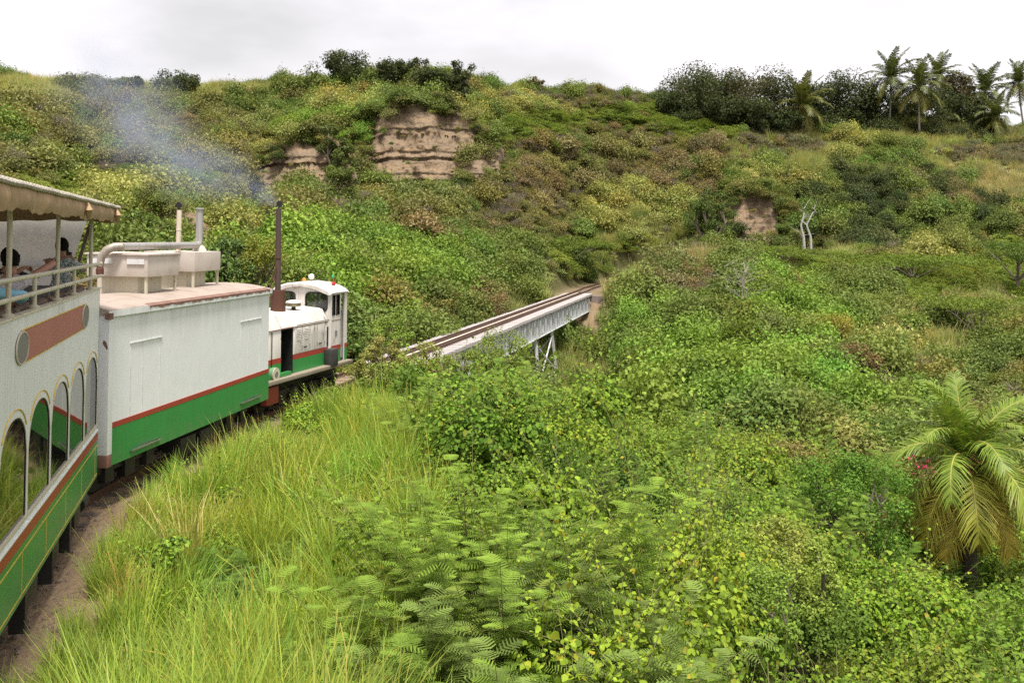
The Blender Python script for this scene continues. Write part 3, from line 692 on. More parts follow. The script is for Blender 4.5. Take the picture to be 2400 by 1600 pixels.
Kn = np.where(uu(50) < .42, VINE, np.where(uu(51) < .45, YGRN, GREEN)); Kn[uu(52) < .30] = ACAC; Kn[(px > 1500) & (uu(53) < .09)] = RED
lft = (px < 820) & (P[:, 0] < np.interp(P[:, 1], TRK[:, 1], TRK[:, 0])); ing &= ~lft; Kn[lft] = np.where(rg.random(lft.sum()) < .5, GREEN, OLIVE); Kn[lft & (rg.random(len(P)) < .4)] = RED
ing |= (Y < 27) & ((((px - 1995) / 115) ** 2 + ((py - 1210) / 110) ** 2 < 1) | (((px - 2265) / 140) ** 2 + ((py - 1110) / 150) ** 2 < 1))
m = ~ing & np.isin(Kn, [YGRN, GREEN, RED, OLIVE]); put('valley_scrub', 'mass of leafy green shrubs filling the valley floor', 'scrub', C_MID, 4, P[m], Kn[m], rg, .55, 1.05, (.75, 1.3), .1, NT)
m = ~ing & (Kn == VINE); put('valley_vines', 'mass of bright creeper over the valley shrubs', 'creeper', C_MVI, 4, P[m], Kn[m], rg, .8, 1.35, (.8, 1.25), .05, NT)
m = ~ing & (Kn == ACAC); put('valley_feather_scrub', 'mass of feathery leaved shrubs in the valley', 'scrub', C_FEA, 4, P[m], Kn[m], rg, .9, 1.6, (.8, 1.2), .05, NT)

# foreground, 4 to 19 m
P, px, Y, d = hill_points(rg, 6.6, 18.5, 6.6, 500); ok = clear_of_train(P, d, Y, 3.3); P, px, Y = P[ok], px[ok], Y[ok]
_, py = PXY(P + np.array([0, 0, .8])); e = 1010 + 45 * np.sin(py * .011) + 40 * np.sin(py * .031 + 2)
right = px > e
uu = lambda k: np.clip(.65 * (smooth_u(P * 2.6, k) - .5) + .35 * (rg.random(len(P)) - .5) + .5, 0, 1)
Kn = np.where(uu(60) < .50, VINE, np.where(uu(61) < .5, YGRN, GREEN)); Kn[uu(62) < .30] = ACAC
C_NVI = proto_col('nearvine', [vine(i + 170, 9, 14, .066, 1.0, .5, shell=1300) for i in range(6)])
C_NBU = proto_col('nearbush', [bush(i + 180, 2600, .055, nb=26, rmin=.18, rmax=.36) for i in range(4)])
rel = .5 + .5 * np.sin(P[:, 0] * 1.9 + 1.6 * np.sin(P[:, 1] * 1.1)) * np.sin(P[:, 1] * 1.5 + 1.4 * np.sin(P[:, 0] * .9 + 2)); hol = rg.random(len(P)) < np.clip(rel * 1.75 - .05, .06, 1)
for (cx, cy, rx, ry) in ((1005, 1265, 55, 95), (1330, 1440, 75, 75), (1270, 1530, 60, 60), (1460, 1330, 50, 45), (1700, 1390, 60, 40), (1990, 1330, 70, 40), (1180, 1000, 40, 40), (2150, 1480, 70, 40)):
    hol &= ((px - cx) / rx) ** 2 + ((py - cy) / ry) ** 2 > 1          # hollows where little grows
P, px, py, Kn, right, rel = P[hol], px[hol], py[hol], Kn[hol], right[hol], rel[hol]; P[:, 2] += (rel - .45) * 1.15
small = rg.random(len(P)) < .28; P, px, Kn, right = P[small], px[small], Kn[small], right[small]; P[:, 2] -= .45
m = right & (Kn == VINE); put('creeper_thicket', 'low tangle of heart leaved creeper between the foreground shrubs', 'creeper', C_NVI, 6, P[m], Kn[m], rg, .8, 1.4, (.8, 1.2), 0, NT, .12)
m = right & (Kn == ACAC); put('feathery_thicket', 'low feathery growth between the foreground shrubs', 'scrub', C_FEA, 4, P[m], Kn[m], rg, .8, 1.4, (.8, 1.1), 0, NT, .12)
m = right & np.isin(Kn, [YGRN, GREEN]); put('leafy_thicket', 'small leaved undergrowth between the foreground shrubs', 'scrub', C_NBU, 4, P[m], Kn[m], rg, .4, .8, (.8, 1.2), 0, NT, .12)
def jgrid(y0, y1, sp, rng):
    xs, ys = np.meshgrid(np.arange(-12, 22, sp), np.arange(y0, y1, sp)); Q = np.stack([xs.ravel(), ys.ravel()], -1) + rng.uniform(-.42, .42, (xs.size, 2)) * sp
    qx = HX + F * Q[:, 0] / Q[:, 1]; k = (qx > -300) & (qx < 2700); Q, qx = Q[k], qx[k]; z = ground_z(qx, Q[:, 1]); P_ = np.stack([Q[:, 0], Q[:, 1], z], -1); d_, _ = track_dist(P_[:, 0], P_[:, 1])
    _, qy = PXY(P_ + np.array([0, 0, 1.0])); return P_, qx, qy, d_
C_BVI = proto_col('bigvine', [vine(i + 270, 22, 14, .076, 1.5, .85, shell=4600, nb=16) for i in range(5)])
C_BFE = proto_col('bigfeather', [feather(i + 280, 34, 1.7, .55, .21, 6, per=26, u0=.3) for i in range(4)])
C_BBU = proto_col('bigbush', [bush(i + 290, 8500, .056, nb=24, rmin=.2, rmax=.4, flat=1.0) for i in range(4)])
def big(y0, y1, sp, edge, s0, s1, tag_):
    Q, qx, qy, dq = jgrid(y0, y1, sp, rg); k = (qx > edge(qy)) & clear_of_train(Q, dq, Q[:, 1], 3.3) & (rg.random(len(Q)) < .78); Q, qx, qy = Q[k], qx[k], qy[k]
    k = ~((Q[:, 1] < 27.5) & ((((qx - 1995) / 115) ** 2 + ((qy - 1200) / 120) ** 2 < 1) | (((qx - 2265) / 150) ** 2 + ((qy - 1110) / 150) ** 2 < 1))); Q, qx, qy = Q[k], qx[k], qy[k]   # room for the round shrub and the palm
    Q[:, 2] += rg.uniform(-.65, .35, len(Q)); r_ = rg.random(len(Q)); kk = np.where(r_ < .45, VINE, np.where(r_ < .68, ACAC, np.where(r_ < .85, GREEN, YGRN)))
    m = kk == VINE; put(tag_ + 'creeper_mounds', 'mounds of heart leaved creeper ' + WHERE[tag_], 'creeper', C_BVI, 5, Q[m], kk[m], rg, s0, s1, (.8, 1.25), .1, NT, .15)
    m = kk == ACAC; put(tag_ + 'feathery_shrubs', 'feathery leaved shrubs ' + WHERE[tag_], 'scrub', C_BFE, 4, Q[m], kk[m], rg, s0, s1, (.8, 1.2), .1, NT, .15)
    m = np.isin(kk, [GREEN, YGRN]); put(tag_ + 'leafy_shrubs', 'small leaved shrubs ' + WHERE[tag_], 'scrub', C_BBU, 4, Q[m], kk[m], rg, s0 * 1.0, s1 * 1.05, (1.0, 1.5), .2, NT, .15)
WHERE = {'': 'crowding the foreground slope', 'valley_': 'filling the near side of the valley'}
big(7.2, 17, 1.38, lambda q: 1040 + 45 * np.sin(q * .011) + 40 * np.sin(q * .031 + 2), .75, 1.15, '')
big(17, 33, 1.95, lambda q: 985 + 30 * np.sin(q * .013), 1.0, 1.6, 'valley_')

# tall grass beside the track
P, px, Y, d = hill_points(rg, 6, 32, 18, 300); _, py = PXY(P + np.array([0, 0, .8]))
e = np.where(Y < 17.5, 1025 + 45 * np.sin(py * .011) + 40 * np.sin(py * .031 + 2), 955 + 30 * np.sin(py * .013) + 40 * (py > 1000))
pat = np.sin(P[:, 0] * 1.1 + 1.5 * np.sin(P[:, 1] * .7 + 1)) + np.sin(P[:, 1] * .9 + 1.2 * P[:, 0] + 1)
jit = rg.normal(size=len(P)) * .3
lim = 1.5 - .15 * sstep(13.5, 17.5, P[:, 1]); side = (d + jit * .5 > lim) & (P[:, 0] > np.interp(P[:, 1], TRK[:, 1], TRK[:, 0])) & (px < e + rg.normal(size=len(P)) * 35) & (px > -200)
leftside = P[:, 0] < -7.0
fern = (pat + rg.normal(size=len(P)) * .2 > 1.1)
g = side & ~fern & ~((px > 560) & (py > 1560) & (rg.random(len(P)) < .5))
kg = np.where(rg.random(len(P)) < .08, DRY, GRAS); near_h = .5 + .5 * sstep(1.4, 2.6, d)
n = g.sum(); s = rg.uniform(.6, 1.3, n) * near_h[g]; t = vary(np.array([NT[int(k)] for k in kg[g]]), rg, .16, .15)
w_ = sstep(0, 1, .5 + .5 * np.sin(P[g][:, 0] * .7 + P[g][:, 1] * .5))[:, None]; t = t * (1 - .35 * w_) + np.array([.28, .40, .07]) * .35 * w_
scatter('tall_grass', 'tall yellow green grass covering the embankment beside the train', 'grass', C_GRN, P[g], rg.uniform(0, 6.283, n), rg.normal(size=(n, 2)) * .16, np.stack([s, s, s * rg.uniform(.75, 1.25, n)], -1), np.clip(t, .01, .9), rg.integers(0, 6, n))
f = side & fern & (rg.random(len(P)) < .38)
n = f.sum(); s = rg.uniform(.5, .85, n) * np.where(d[f] < 2.6, .55, 1.0)
scatter('fern_undergrowth', 'low dark feathery undergrowth among the tall grass', 'undergrowth', C_FEA, P[f], rg.uniform(0, 6.283, n), rg.normal(size=(n, 2)) * .15, np.stack([s, s, s * .75], -1), np.clip(vary(np.tile((.15, .24, .055), (n, 1)), rg, .15), .01, .9), rg.integers(0, 4, n))
# a few creepers climbing through the grass
f = side & (rg.random(len(P)) < .035) & (px > 350)
n = f.sum(); s = rg.uniform(.5, .9, n)
scatter('grass_creeper', 'thin creepers trailing through the tall grass', 'creeper', C_NVI, P[f], rg.uniform(0, 6.283, n), rg.normal(size=(n, 2)) * .2, np.stack([s, s, s], -1), np.clip(vary(np.tile((.20, .33, .05), (n, 1)), rg, .15), .01, .9), rg.integers(0, 6, n))

# ================================================================ track and bridge
M_RAIL = plain('rusty rail', (.12, .065, .045), .55, .3, 8, .3)
M_TIE = plain('weathered grey timber', (.40, .365, .35), .9, .3, 9, bmp=.5)
M_BOARD = plain('sun bleached plank', (.50, .43, .35), .9, .2, 5)
M_GIRD = paint('silver grey bridge paint', (.62, .64, .64), .5, (.26, .20, .14), .5, .35)
M_CONC = plain('stained concrete', (.21, .17, .15), .95, .3, 2.5, bmp=.3)
M_BLACK = plain('black oily iron', (.018, .017, .017), .5, .4, 8)
M_STONE = plain('ballast stone', (.24, .18, .14), .95, .35, 3)

def along(P):
    d = np.gradient(P, axis=0); return d / np.linalg.norm(d, axis=1, keepdims=True)
TD = along(TRK)
def resample(P, step):
    s = np.concatenate([[0], np.cumsum(np.linalg.norm(np.diff(P, axis=0), axis=1))]); t = np.arange(0, s[-1], step)
    return np.stack([np.interp(t, s, P[:, k]) for k in range(3)], -1)
def rail_mesh(P, off):
    d = along(P); r = np.stack([d[:, 1], -d[:, 0], np.zeros(len(d))], -1); r /= np.linalg.norm(r, axis=1, keepdims=True)
    prof = [(-.05, -.12), (.05, -.12), (.012, -.09), (.012, -.035), (.03, -.03), (.03, 0), (-.03, 0), (-.03, -.03), (-.012, -.035), (-.012, -.09)]
    m = MB(); n = len(prof)
    for k in range(len(P)):
        for (a, z) in prof: m.v.append(tuple(P[k] + r[k] * (off + a) + np.array([0, 0, z])))
    for k in range(len(P) - 1):
        for i in range(n): m.f.append((k * n + i, k * n + (i + 1) % n, (k + 1) * n + (i + 1) % n, (k + 1) * n + i))
    return m
tie_me = MB().box(-1.12, 1.12, -.085, .085, -.17, 0).mesh('sleeper', .012, 1); tie_me.materials.append(M_TIE)
tie2 = tie_me.copy(); tie2.materials.clear(); tie2.materials.append(plain('dusty brown timber', (.13, .10, .08), .95, .3, 9))
def put_tie(parent, p, ang, sx=1, dz=0, name='sleeper'):
    o = bpy.data.objects.new(name, tie_me if sx == 1 else tie2); COL.objects.link(o); o.parent = parent
    o.location = (p[0], p[1], p[2] - .122 + dz); o.rotation_euler = (random.uniform(-.015, .015), random.uniform(-.01, .01), ang + random.uniform(-.025, .025)); o.scale = (sx * random.uniform(.955, 1.02), random.uniform(.9, 1.08), random.uniform(.92, 1.06)); return o

trk = empty('railway_track', (0, 0, 0), label='narrow gauge track under the train, running on past the bridge', cat='railway track')
for (lo, hi) in ((-1, BR0), (BR1, 110)):
    Q = resample(TRK, .5); Q = Q[(Q[:, 1] >= lo) & (Q[:, 1] <= hi)]
    for off in (-.41, .41): rail_mesh(Q, off).build('rail', M_RAIL, trk)
    Q = resample(TRK, .62); dQ = along(Q)
    for p, d in zip(Q, dQ):
        if lo + .2 <= p[1] <= hi - .3 and (p[1] < 34 or p[1] < 92): put_tie(trk, p, math.atan2(d[1], d[0]) - math.pi / 2, .72)

bdir = np.array([9.16, 39.95]); bdir /= np.linalg.norm(bdir); bang = math.atan2(bdir[1], bdir[0])
b0 = np.array([-3.73, 35.25]) + bdir * (BR0 - 35.25) / bdir[1]; BL = (BR1 - BR0) / bdir[1]
bridge = empty('girder_bridge', (b0[0], b0[1], 0), (0, 0, bang), 'silver plate girder railway bridge crossing the green valley', 'bridge')   # local x runs along the bridge
for off in (-.41, .41):
    rail_mesh(np.array([(x, 0, 0) for x in np.linspace(0, BL, 40)]), off).build('rail', M_RAIL, bridge)
for off in (-.19, .19):                                    # inner guard rails
    rail_mesh(np.array([(x, 0, -.01) for x in np.linspace(0, BL, 40)]), off * 1.02).build('guard_rail', M_RAIL, bridge)
x = .1
while x < BL - .05:
    put_tie(bridge, (x, 0, 0), math.pi / 2); x += .335
x = .1
while x < BL - .2:
    L = min(random.uniform(3.2, 4.2), BL - x)
    MB().box(x, x + L - .02, -.145, .13, -.115, -.07).build('walkway_plank', M_BOARD, bridge); x += L
GT, GB = -.30, -1.52
for sgn, y in ((1, .80), (-1, -.80)):
    g = MB(); g.box(0.05, BL - .05, y - .012, y + .012, GB + .02, GT - .02); g.box(.05, BL - .05, y - .15, y + .15, GT - .022, GT); g.box(.05, BL - .05, y - .15, y + .15, GB, GB + .022)
    go = g.build('girder', M_GIRD, bridge)
    st = MB().box(-.012, .012, 0, .12, GB + .03, GT - .03).mesh('stiffener'); st.materials.append(M_GIRD)
    k = .3
    while k < BL - .2:
        o = bpy.data.objects.new('stiffener', st); COL.objects.link(o); o.parent = go
        o.location = (k, y + sgn * .012, 0); o.scale = (1, sgn, 1); k += .86
xb = MB()
for k in range(12): xb.bar((2 + k * 3.5, -.75, GT - .15), (3.7 + k * 3.5, .75, GB + .15), .07, .07)
xb.build('cross_frame', M_GIRD, bridge)
bx = MB(); bx.box(BL - .45, BL - .05, -1, 1, GB - .14, GB - .002); bx.build('bearing', M_BLACK, bridge)
# the steel tower under the middle of the bridge: four splayed legs with lattice bracing
tower = empty('bridge_tower', (b0[0], b0[1], 0), (0, 0, bang), 'splayed silver steel lattice tower carrying the bridge over the valley', 'bridge tower')
xa, xc = (54.0 - BR0) / bdir[1], (58.9 - BR0) / bdir[1]; TB = -6.6
def legp(fx, sy, t):                                       # a point on a leg, t from top (0) to foot (1)
    x0 = xa if fx < 0 else xc; return Vector((x0 + fx * .55 * t, sy * (.80 + .55 * t), GB - .02 + (TB - GB) * t))
for fx in (-1, 1):
    for sy in (-1, 1):
        l = MB(); a, b = legp(fx, sy, .0), legp(fx, sy, 1)
        for q in (-.06, .06): l.bar(a + Vector((q, 0, 0)), b + Vector((q, 0, 0)), .04, .14, (0, 1, 0))
        l.bar(a, b, .10, .02, (0, 1, 0)); l.box(b.x - .25, b.x + .25, b.y - .25, b.y + .25, TB - .4, TB); l.build('leg', M_GIRD, tower)
def brace(a, b, nm='brace'): MB().bar(a, b, .07, .07).build(nm, M_GIRD, tower)
for sy in (-1, 1):
    for (t0, t1) in ((.06, .50), (.52, .95)):
        brace(legp(-1, sy, t0), legp(1, sy, t1)); brace(legp(-1, sy, t1), legp(1, sy, t0))
    for t in (.5, .97): brace(legp(-1, sy, t), legp(1, sy, t), 'strut')
for fx in (-1, 1):
    for (t0, t1) in ((.06, .50), (.52, .95)):
        brace(legp(fx, -1, t0), legp(fx, 1, t1)); brace(legp(fx, -1, t1), legp(fx, 1, t0))
    for t in (.5, .97): brace(legp(fx, -1, t), legp(fx, 1, t), 'strut')
# abutments
ab = empty('bridge_abutment', (b0[0] + bdir[0] * BL, b0[1] + bdir[1] * BL, 0), (0, 0, bang), 'dark stained concrete abutment at the far end of the bridge', 'abutment')
MB().box(-.6, .04, -1.35, 1.6, -5.2, GB - .16).build('bearing_shelf', M_CONC, ab, .03)
MB().box(.05, .6, -1.9, 2.0, -5.2, -.32).build('back_wall', M_CONC, ab, .03)
MB().box(.0, 2.6, -2.2, -1.85, -5.2, -.4).build('wing_wall', M_CONC, ab, .03)
ab = empty('bridge_abutment', (b0[0], b0[1], 0), (0, 0, bang), 'concrete abutment at the near end of the bridge behind the shrubs', 'abutment')
MB().box(-.04, .5, -1.3, 1.3, -4.2, GB - .03).build('bearing_shelf', M_CONC, ab, .03)
MB().box(-.6, -.05, -1.6, 1.6, -4.2, -.36).build('back_wall', M_CONC, ab, .03)

# loose stones on the earth shoulder
stones = []
for i in range(4):
    rr = np.random.default_rng(300 + i); bm = bmesh.new(); bmesh.ops.create_icosphere(bm, subdivisions=1, radius=1)
    for v in bm.verts: v.co *= rr.uniform(.65, 1.2)
    me = bpy.data.meshes.new('stone'); bm.to_mesh(me); bm.free(); me.materials.append(M_STONE); stones.append(me)
C_STO = proto_col('stone', stones)
P, px, Y, d = hill_points(rg, 6, 24, 55, 300); m = (d < 3.2) & (d > .5); P = P[m]; n = len(P); s = np.abs(rg.normal(size=n)) * .022 + .008
scatter('ballast_stones', 'loose brown stones and grit on the track shoulder', 'stones', C_STO, P, rg.uniform(0, 6.28, n), rg.normal(size=(n, 2)), np.stack([s, s, s * .7], -1), np.tile((.2, .16, .12), (n, 1)), rg.integers(0, 4, n))

# ================================================================ the train
M_WHITE = paint('greyish white coach paint', (.76, .78, .77), .42, (.34, .32, .27), .26, 0, soot=(3.5, 2.6))
M_WHITE2 = paint('white generator car paint', (.77, .785, .79), .38, (.42, .40, .36), .11, 0, wob=.03, soot=(3.12, 2.3))
M_CREAM = paint('cream white roof paint', (.56, .50, .445), .6, (.30, .20, .13), .45, .0, streak=False)
M_LOCO = paint('aged white locomotive paint', (.68, .645, .60), .45, (.24, .16, .10), .45, .2, soot=(2.5, 1.5))
M_GREEN = paint('bright green paint', (.038, .25, .062), .36, (.05, .14, .05), .40, 0, dust=(.50, .92))
M_RED = paint('red stripe paint', (.33, .045, .03), .45, (.2, .08, .05), .35, 0)
M_YEL = plain('yellow pinstripe', (.62, .42, .06), .5, .15)
M_PIPE = paint('dull aluminium pipe', (.40, .39, .37), .42, (.2, .14, .09), .6, .1, metal=.4)
M_RUST = paint('rusty brown iron', (.105, .045, .028), .85, (.05, .025, .018), .6, 0)
M_DRIP = plain('red brown rusted gutter', (.19, .10, .075), .8, .25, 6)
M_POST = paint('cream handrail paint', (.56, .52, .40), .5, (.3, .24, .15), .4, .05)
M_DPOST = plain('brown pipe', (.15, .11, .085), .6)
M_CANVAS = plain('tan canvas', (.37, .255, .145), .9, .18, 5, bmp=.5)
M_ROPE = plain('pale braided rope', (.40, .36, .30), .9, .25, 30, bmp=.5)
M_SIGN = plain('dusty red sign panel', (.40, .155, .12), .7, .06, 2)
M_OVAL = plain('grey oval plate', (.205, .19, .17), .7, .05)
M_RUBBER = plain('black rubber seal', (.02, .02, .02), .6)
M_FLOOR = plain('brown deck boards', (.18, .13, .09), .8)
M_SEAT = plain('grey seat', (.16, .15, .15), .7)
M_STEEL = plain('worn steel', (.35, .35, .34), .4, .2, 8, .7)
M_LAMP = plain('white lamp rim', (.7, .7, .66), .4)
M_ORANGE = plain('orange beacon', (.7, .28, .06), .35)
M_GPOD = plain('green fitting', (.03, .35, .16), .4)
def glass_dark():
    m, nt, b = nodes_of('opaque black window glass'); b.inputs['Base Color'].default_value = (.006, .007, .007, 1)  # opaque black base stands in for the dark interior behind the panes
    b.inputs['Roughness'].default_value = .02; b.inputs['IOR'].default_value = 1.5; b.inputs['Specular IOR Level'].default_value = .5
    bump(nt, b, noise_fac(nt, .8, 0, 1, 1), .12, .02); return m
M_GLASS = glass_dark()
def vinyl():
    m, nt, b = nodes_of('clouded clear vinyl'); b.inputs['Base Color'].default_value = (.50, .49, .485, 1); b.inputs['Roughness'].default_value = .25
    tr = nt.nodes.new('ShaderNodeBsdfTranslucent'); tr.inputs['Color'].default_value = (.50, .49, .48, 1); tp = nt.nodes.new('ShaderNodeBsdfTransparent')
    m1 = nt.nodes.new('ShaderNodeMixShader'); m2 = nt.nodes.new('ShaderNodeMixShader'); m1.inputs[0].default_value = .55
    f = noise_fac(nt, 2.5, .3, .7, 4, (1, 1, .3)); s = scaled(nt, f, .22)
    nt.links.new(b.outputs[0], m1.inputs[1]); nt.links.new(tr.outputs[0], m1.inputs[2]); nt.links.new(s, m2.inputs[0])
    nt.links.new(m1.outputs[0], m2.inputs[1]); nt.links.new(tp.outputs[0], m2.inputs[2]); nt.links.new(m2.outputs[0], nt.nodes['Material Output'].inputs['Surface'])
    return m
M_VINYL = vinyl()
def pane():
    m, nt, b = nodes_of('clear window glass'); b.inputs['Base Color'].default_value = (.9, .93, .92, 1); b.inputs['Roughness'].default_value = .03
    gl = nt.nodes.new('ShaderNodeBsdfGlossy'); gl.inputs['Roughness'].default_value = .03; tp = nt.nodes.new('ShaderNodeBsdfTransparent'); tp.inputs['Color'].default_value = (.62, .66, .66, 1)
    fr = nt.nodes.new('ShaderNodeFresnel'); fr.inputs['IOR'].default_value = 1.6; mx = nt.nodes.new('ShaderNodeMixShader')
    nt.links.new(fr.outputs[0], mx.inputs[0]); nt.links.new(tp.outputs[0], mx.inputs[1]); nt.links.new(gl.outputs[0], mx.inputs[2]); nt.links.new(mx.outputs[0], nt.nodes['Material Output'].inputs['Surface'])
    return m
M_PANE = pane()

def car_root(name, right_pt, heading, half, label, cat_, roll=1.1):
    """origin at rail level under the centre of the end that right_pt belongs to; x forward, y left"""
    th = R(heading); left = Vector((-math.cos(th), math.sin(th), 0)); p = Vector((*right_pt, 0)) + left * half
    o = empty(name, p, (0, 0, 0), label, cat_); o.rotation_mode = 'ZXY'
    o.matrix_world = Matrix.Translation(p) @ Matrix.Rotation(math.pi / 2 - th, 4, 'Z') @ Matrix.Rotation(R(roll), 4, 'X'); return o

wheel_prof = [(.06, -.05), (.30, -.05), (.33, -.03), (.33, .02), (.31, .03), (.14, .01), (.12, .05), (.06, .06)]
def bogie(parent, x, half=.42, wb=1.3):
    f = MB(); 
    for s in (-1, 1):
        f.box(x - wb / 2 - .35, x + wb / 2 + .35, s * .62 - .05, s * .62 + .05, .36, .50)
        for q in (-1, 1): f.box(x + q * wb / 2 - .13, x + q * wb / 2 + .13, s * .66 - .07, s * .66 + .07, .20, .46); 
        f.box(x - .16, x + .16, s * .64 - .08, s * .64 + .08, .16, .52)
    f.box(x - .2, x + .2, -.6, .6, .38, .56); f.build('bogie_frame', M_BLACK, parent, .01)
    for q in (-1, 1):
        for s in (-1, 1):
            MB().lathe([(r, h * s) for r, h in wheel_prof], (x + q * wb / 2, s * half, .33), 'y', 20).build('wheel', M_BLACK, parent)

# ---------------------------------------------------------------- passenger coach
CH = 1.05
coach = car_root('passenger_coach', (-6.57, 14.80), -16, CH, 'two deck coach with arched windows, green skirt and tan canvas roof', 'railway coach')
YR = -CH; L0 = -10.4
WN = [(-.08 - 1.25 * k - 1.19, -.08 - 1.25 * k) for k in range(5)] + [(-6.78 - 1.25 * k - 1.19, -6.78 - 1.25 * k) for k in range(2)]
SILL, SPR, ARC = 1.37, 2.06, 2.50
def arch_z(x, x0, x1):
    t = (2 * x - x0 - x1) / (x1 - x0); return SPR + (ARC - SPR) * math.sqrt(max(0, 1 - abs(t) ** 2.2))
Z_DECK = 3.50
def side_wall(y, depth):
    m = MB(); cuts = sorted(WN); x = L0
    def quad(xa, xb, za, zb, zc=None, zd=None): m.add([(xa, y, za), (xb, y, za), (xb, y, zd if zd is not None else zb), (xa, y, zb)], [(0, 1, 2, 3)])
    for (a, b) in cuts:
        quad(x, a, 1.12, Z_DECK); n = 18; quad(a, b, 1.12, SILL)
        for k in range(n):
            xa, xb = a + (b - a) * k / n, a + (b - a) * (k + 1) / n; za, zb = arch_z(xa, a, b), arch_z(xb, a, b)
            m.add([(xa, y, za), (xb, y, zb), (xb, y, Z_DECK), (xa, y, Z_DECK)], [(0, 1, 2, 3)])
            m.add([(xa, y, za), (xb, y, zb), (xb, y + depth, zb), (xa, y + depth, za)], [(0, 1, 2, 3)])
        m.add([(a, y, SILL), (b, y, SILL), (b, y + depth, SILL), (a, y + depth, SILL)], [(0, 1, 2, 3)])
        for e in (a, b): m.add([(e, y, SILL), (e, y, SPR), (e, y + depth, SPR), (e, y + depth, SILL)], [(0, 1, 2, 3)])
        x = b
    quad(x, 0, 1.12, Z_DECK); return m
side_wall(YR, .012).build('side_wall', M_WHITE, coach)
body = MB(); body.box(L0, 0, YR + .06, CH, .98, Z_DECK - .02); body.box(-.05, .0, YR, YR + .06, 1.12, Z_DECK); body.build('body', M_WHITE, coach)
MB().box(L0, .003, YR - .012, YR + .01, .53, 1.125).build('skirt_panel', M_GREEN, coach, .004, seg=1)
MB().box(L0, .003, CH - .01, CH + .012, .53, 1.125).build('skirt_panel', M_GREEN, coach)
MB().box(-.02, .004, YR, CH, .53, .97).build('end_skirt', M_GREEN, coach)
st = MB(); st.box(L0, .004, YR - .016, YR + .012, 1.128, 1.262); st.build('red_stripe', M_RED, coach)
sl = MB(); sl.box(L0, .004, YR - .022, YR, 1.263, 1.285); sl.build('belt_rail', M_WHITE, coach)
for z in (.585, 1.035):
    MB().box(L0, -.02, YR - .0155, YR - .0115, z, z + .014).build('pinstripe', M_YEL, coach)
for k in range(9):
    x = -.25 - k * 1.25; MB().box(x - .007, x + .007, YR - .0152, YR - .0115, .60, 1.034).build('pinstripe', M_YEL, coach)
for (a, b) in WN:
    n = 18; top = [(a + (b - a) * k / n) for k in range(n + 1)]
    poly = [(a, SILL)] + [(x, arch_z(x, a, b)) for x in top] + [(b, SILL)]
    g = MB(); g.add([(x, YR + .009, z) for x, z in poly], [tuple(range(len(poly)))]); w = g.build('window', M_GLASS, coach)
    sh = lambda x, d: x + (d if x < (a + b) / 2 else -d) * 1
    fr = MB(); fr.tube([(sh(x, .006), YR + .002, z - (.0 if z == SILL else .006)) for x, z in poly], .0075, 6); fr.build('frame', M_POST, w)
    se = MB(); se.tube([(sh(x, .020), YR + .006, z - (-.014 if z == SILL else .020)) for x, z in poly], .006, 5); se.build('seal', M_RUBBER, w)
    sb = MB(); sb.box(a + .01, b - .01, YR - .02, YR + .02, SILL - .03, SILL + .006); sb.build('sill', M_POST, w)
    ya = MB(); ya.tube([(x, YR - .004, arch_z(x, a, b) + .075 - .06 * max(0, abs((2 * x - a - b) / (b - a)) - .9) * 10 * .5) for x in top[1:-1]], .008, 5); ya.build('arch_trim', M_YEL, w)
MB().box(-6.62, -6.50, YR - .014, YR + .01, 1.30, 2.3).build('yellow_pillar', M_YEL, coach)
# sign panel: plain dusty red with two grey ovals, as the photograph shows it
MB().box(-5.30, -1.55, YR - .010, YR + .01, 3.02, 3.345).build('sign_panel', M_SIGN, coach)
for z in (3.005, 3.35): MB().box(-5.45, -1.4, YR - .0125, YR, z, z + .010).build('sign_border', M_YEL, coach)
for x in (-1.45, -5.45):
    n = 32; pl = [(x + .27 * math.cos(2 * math.pi * k / n), 3.175 + .165 * math.sin(2 * math.pi * k / n)) for k in range(n)]
    ov = MB().prism(pl, YR - .016, YR - .004).build('sign_oval', M_OVAL, coach)
    MB().tube([(p, YR - .014, q) for p, q in pl] + [(pl[0][0], YR - .014, pl[0][1])], .010, 5).build('oval_rim', M_POST, ov)
# upper deck
MB().box(L0, -.02, YR + .05, CH - .05, 2.86, 2.93).build('deck_floor', M_FLOOR, coach)
MB().box(L0, .02, YR - .02, YR + .09, Z_DECK - .003, Z_DECK + .022).build('deck_coaming', M_POST, coach, .006)
MB().box(L0, .02, CH - .09, CH + .02, Z_DECK - .003, Z_DECK + .022).build('deck_coaming', M_POST, coach, .006)
for i in range(7):                                         # brown canvas rolls along the coaming
    x = -.55 - i * .95; m = MB(); rr = [.03 + random.uniform(0, .022) for _ in range(9)]
    m.tube([(x - .8 * k / 8, YR + .17 + .02 * math.sin(k + i), Z_DECK + .02 + .015 * math.sin(k * 2. + i)) for k in range(9)], rr, 8); m.build('canvas_roll', plain('brown roll', (.17, .125, .09), .9, .35, 9), coach, smooth=True)
ZR = (3.885, 3.69)
for z in ZR:
    MB().tube([(L0, YR + .03, z), (.30, YR + .03, z)], .027, 10).build('hand_rail', M_POST, coach, smooth=True)
    MB().tube([(L0, CH - .03, z), (.05, CH - .03, z)], .024, 8).build('hand_rail', M_POST, coach, smooth=True)
MB().tube([(.03, YR + .03, ZR[0] - .02), (.03, CH - .03, ZR[0] - .02)], .024, 8).build('hand_rail', M_POST, coach, smooth=True)
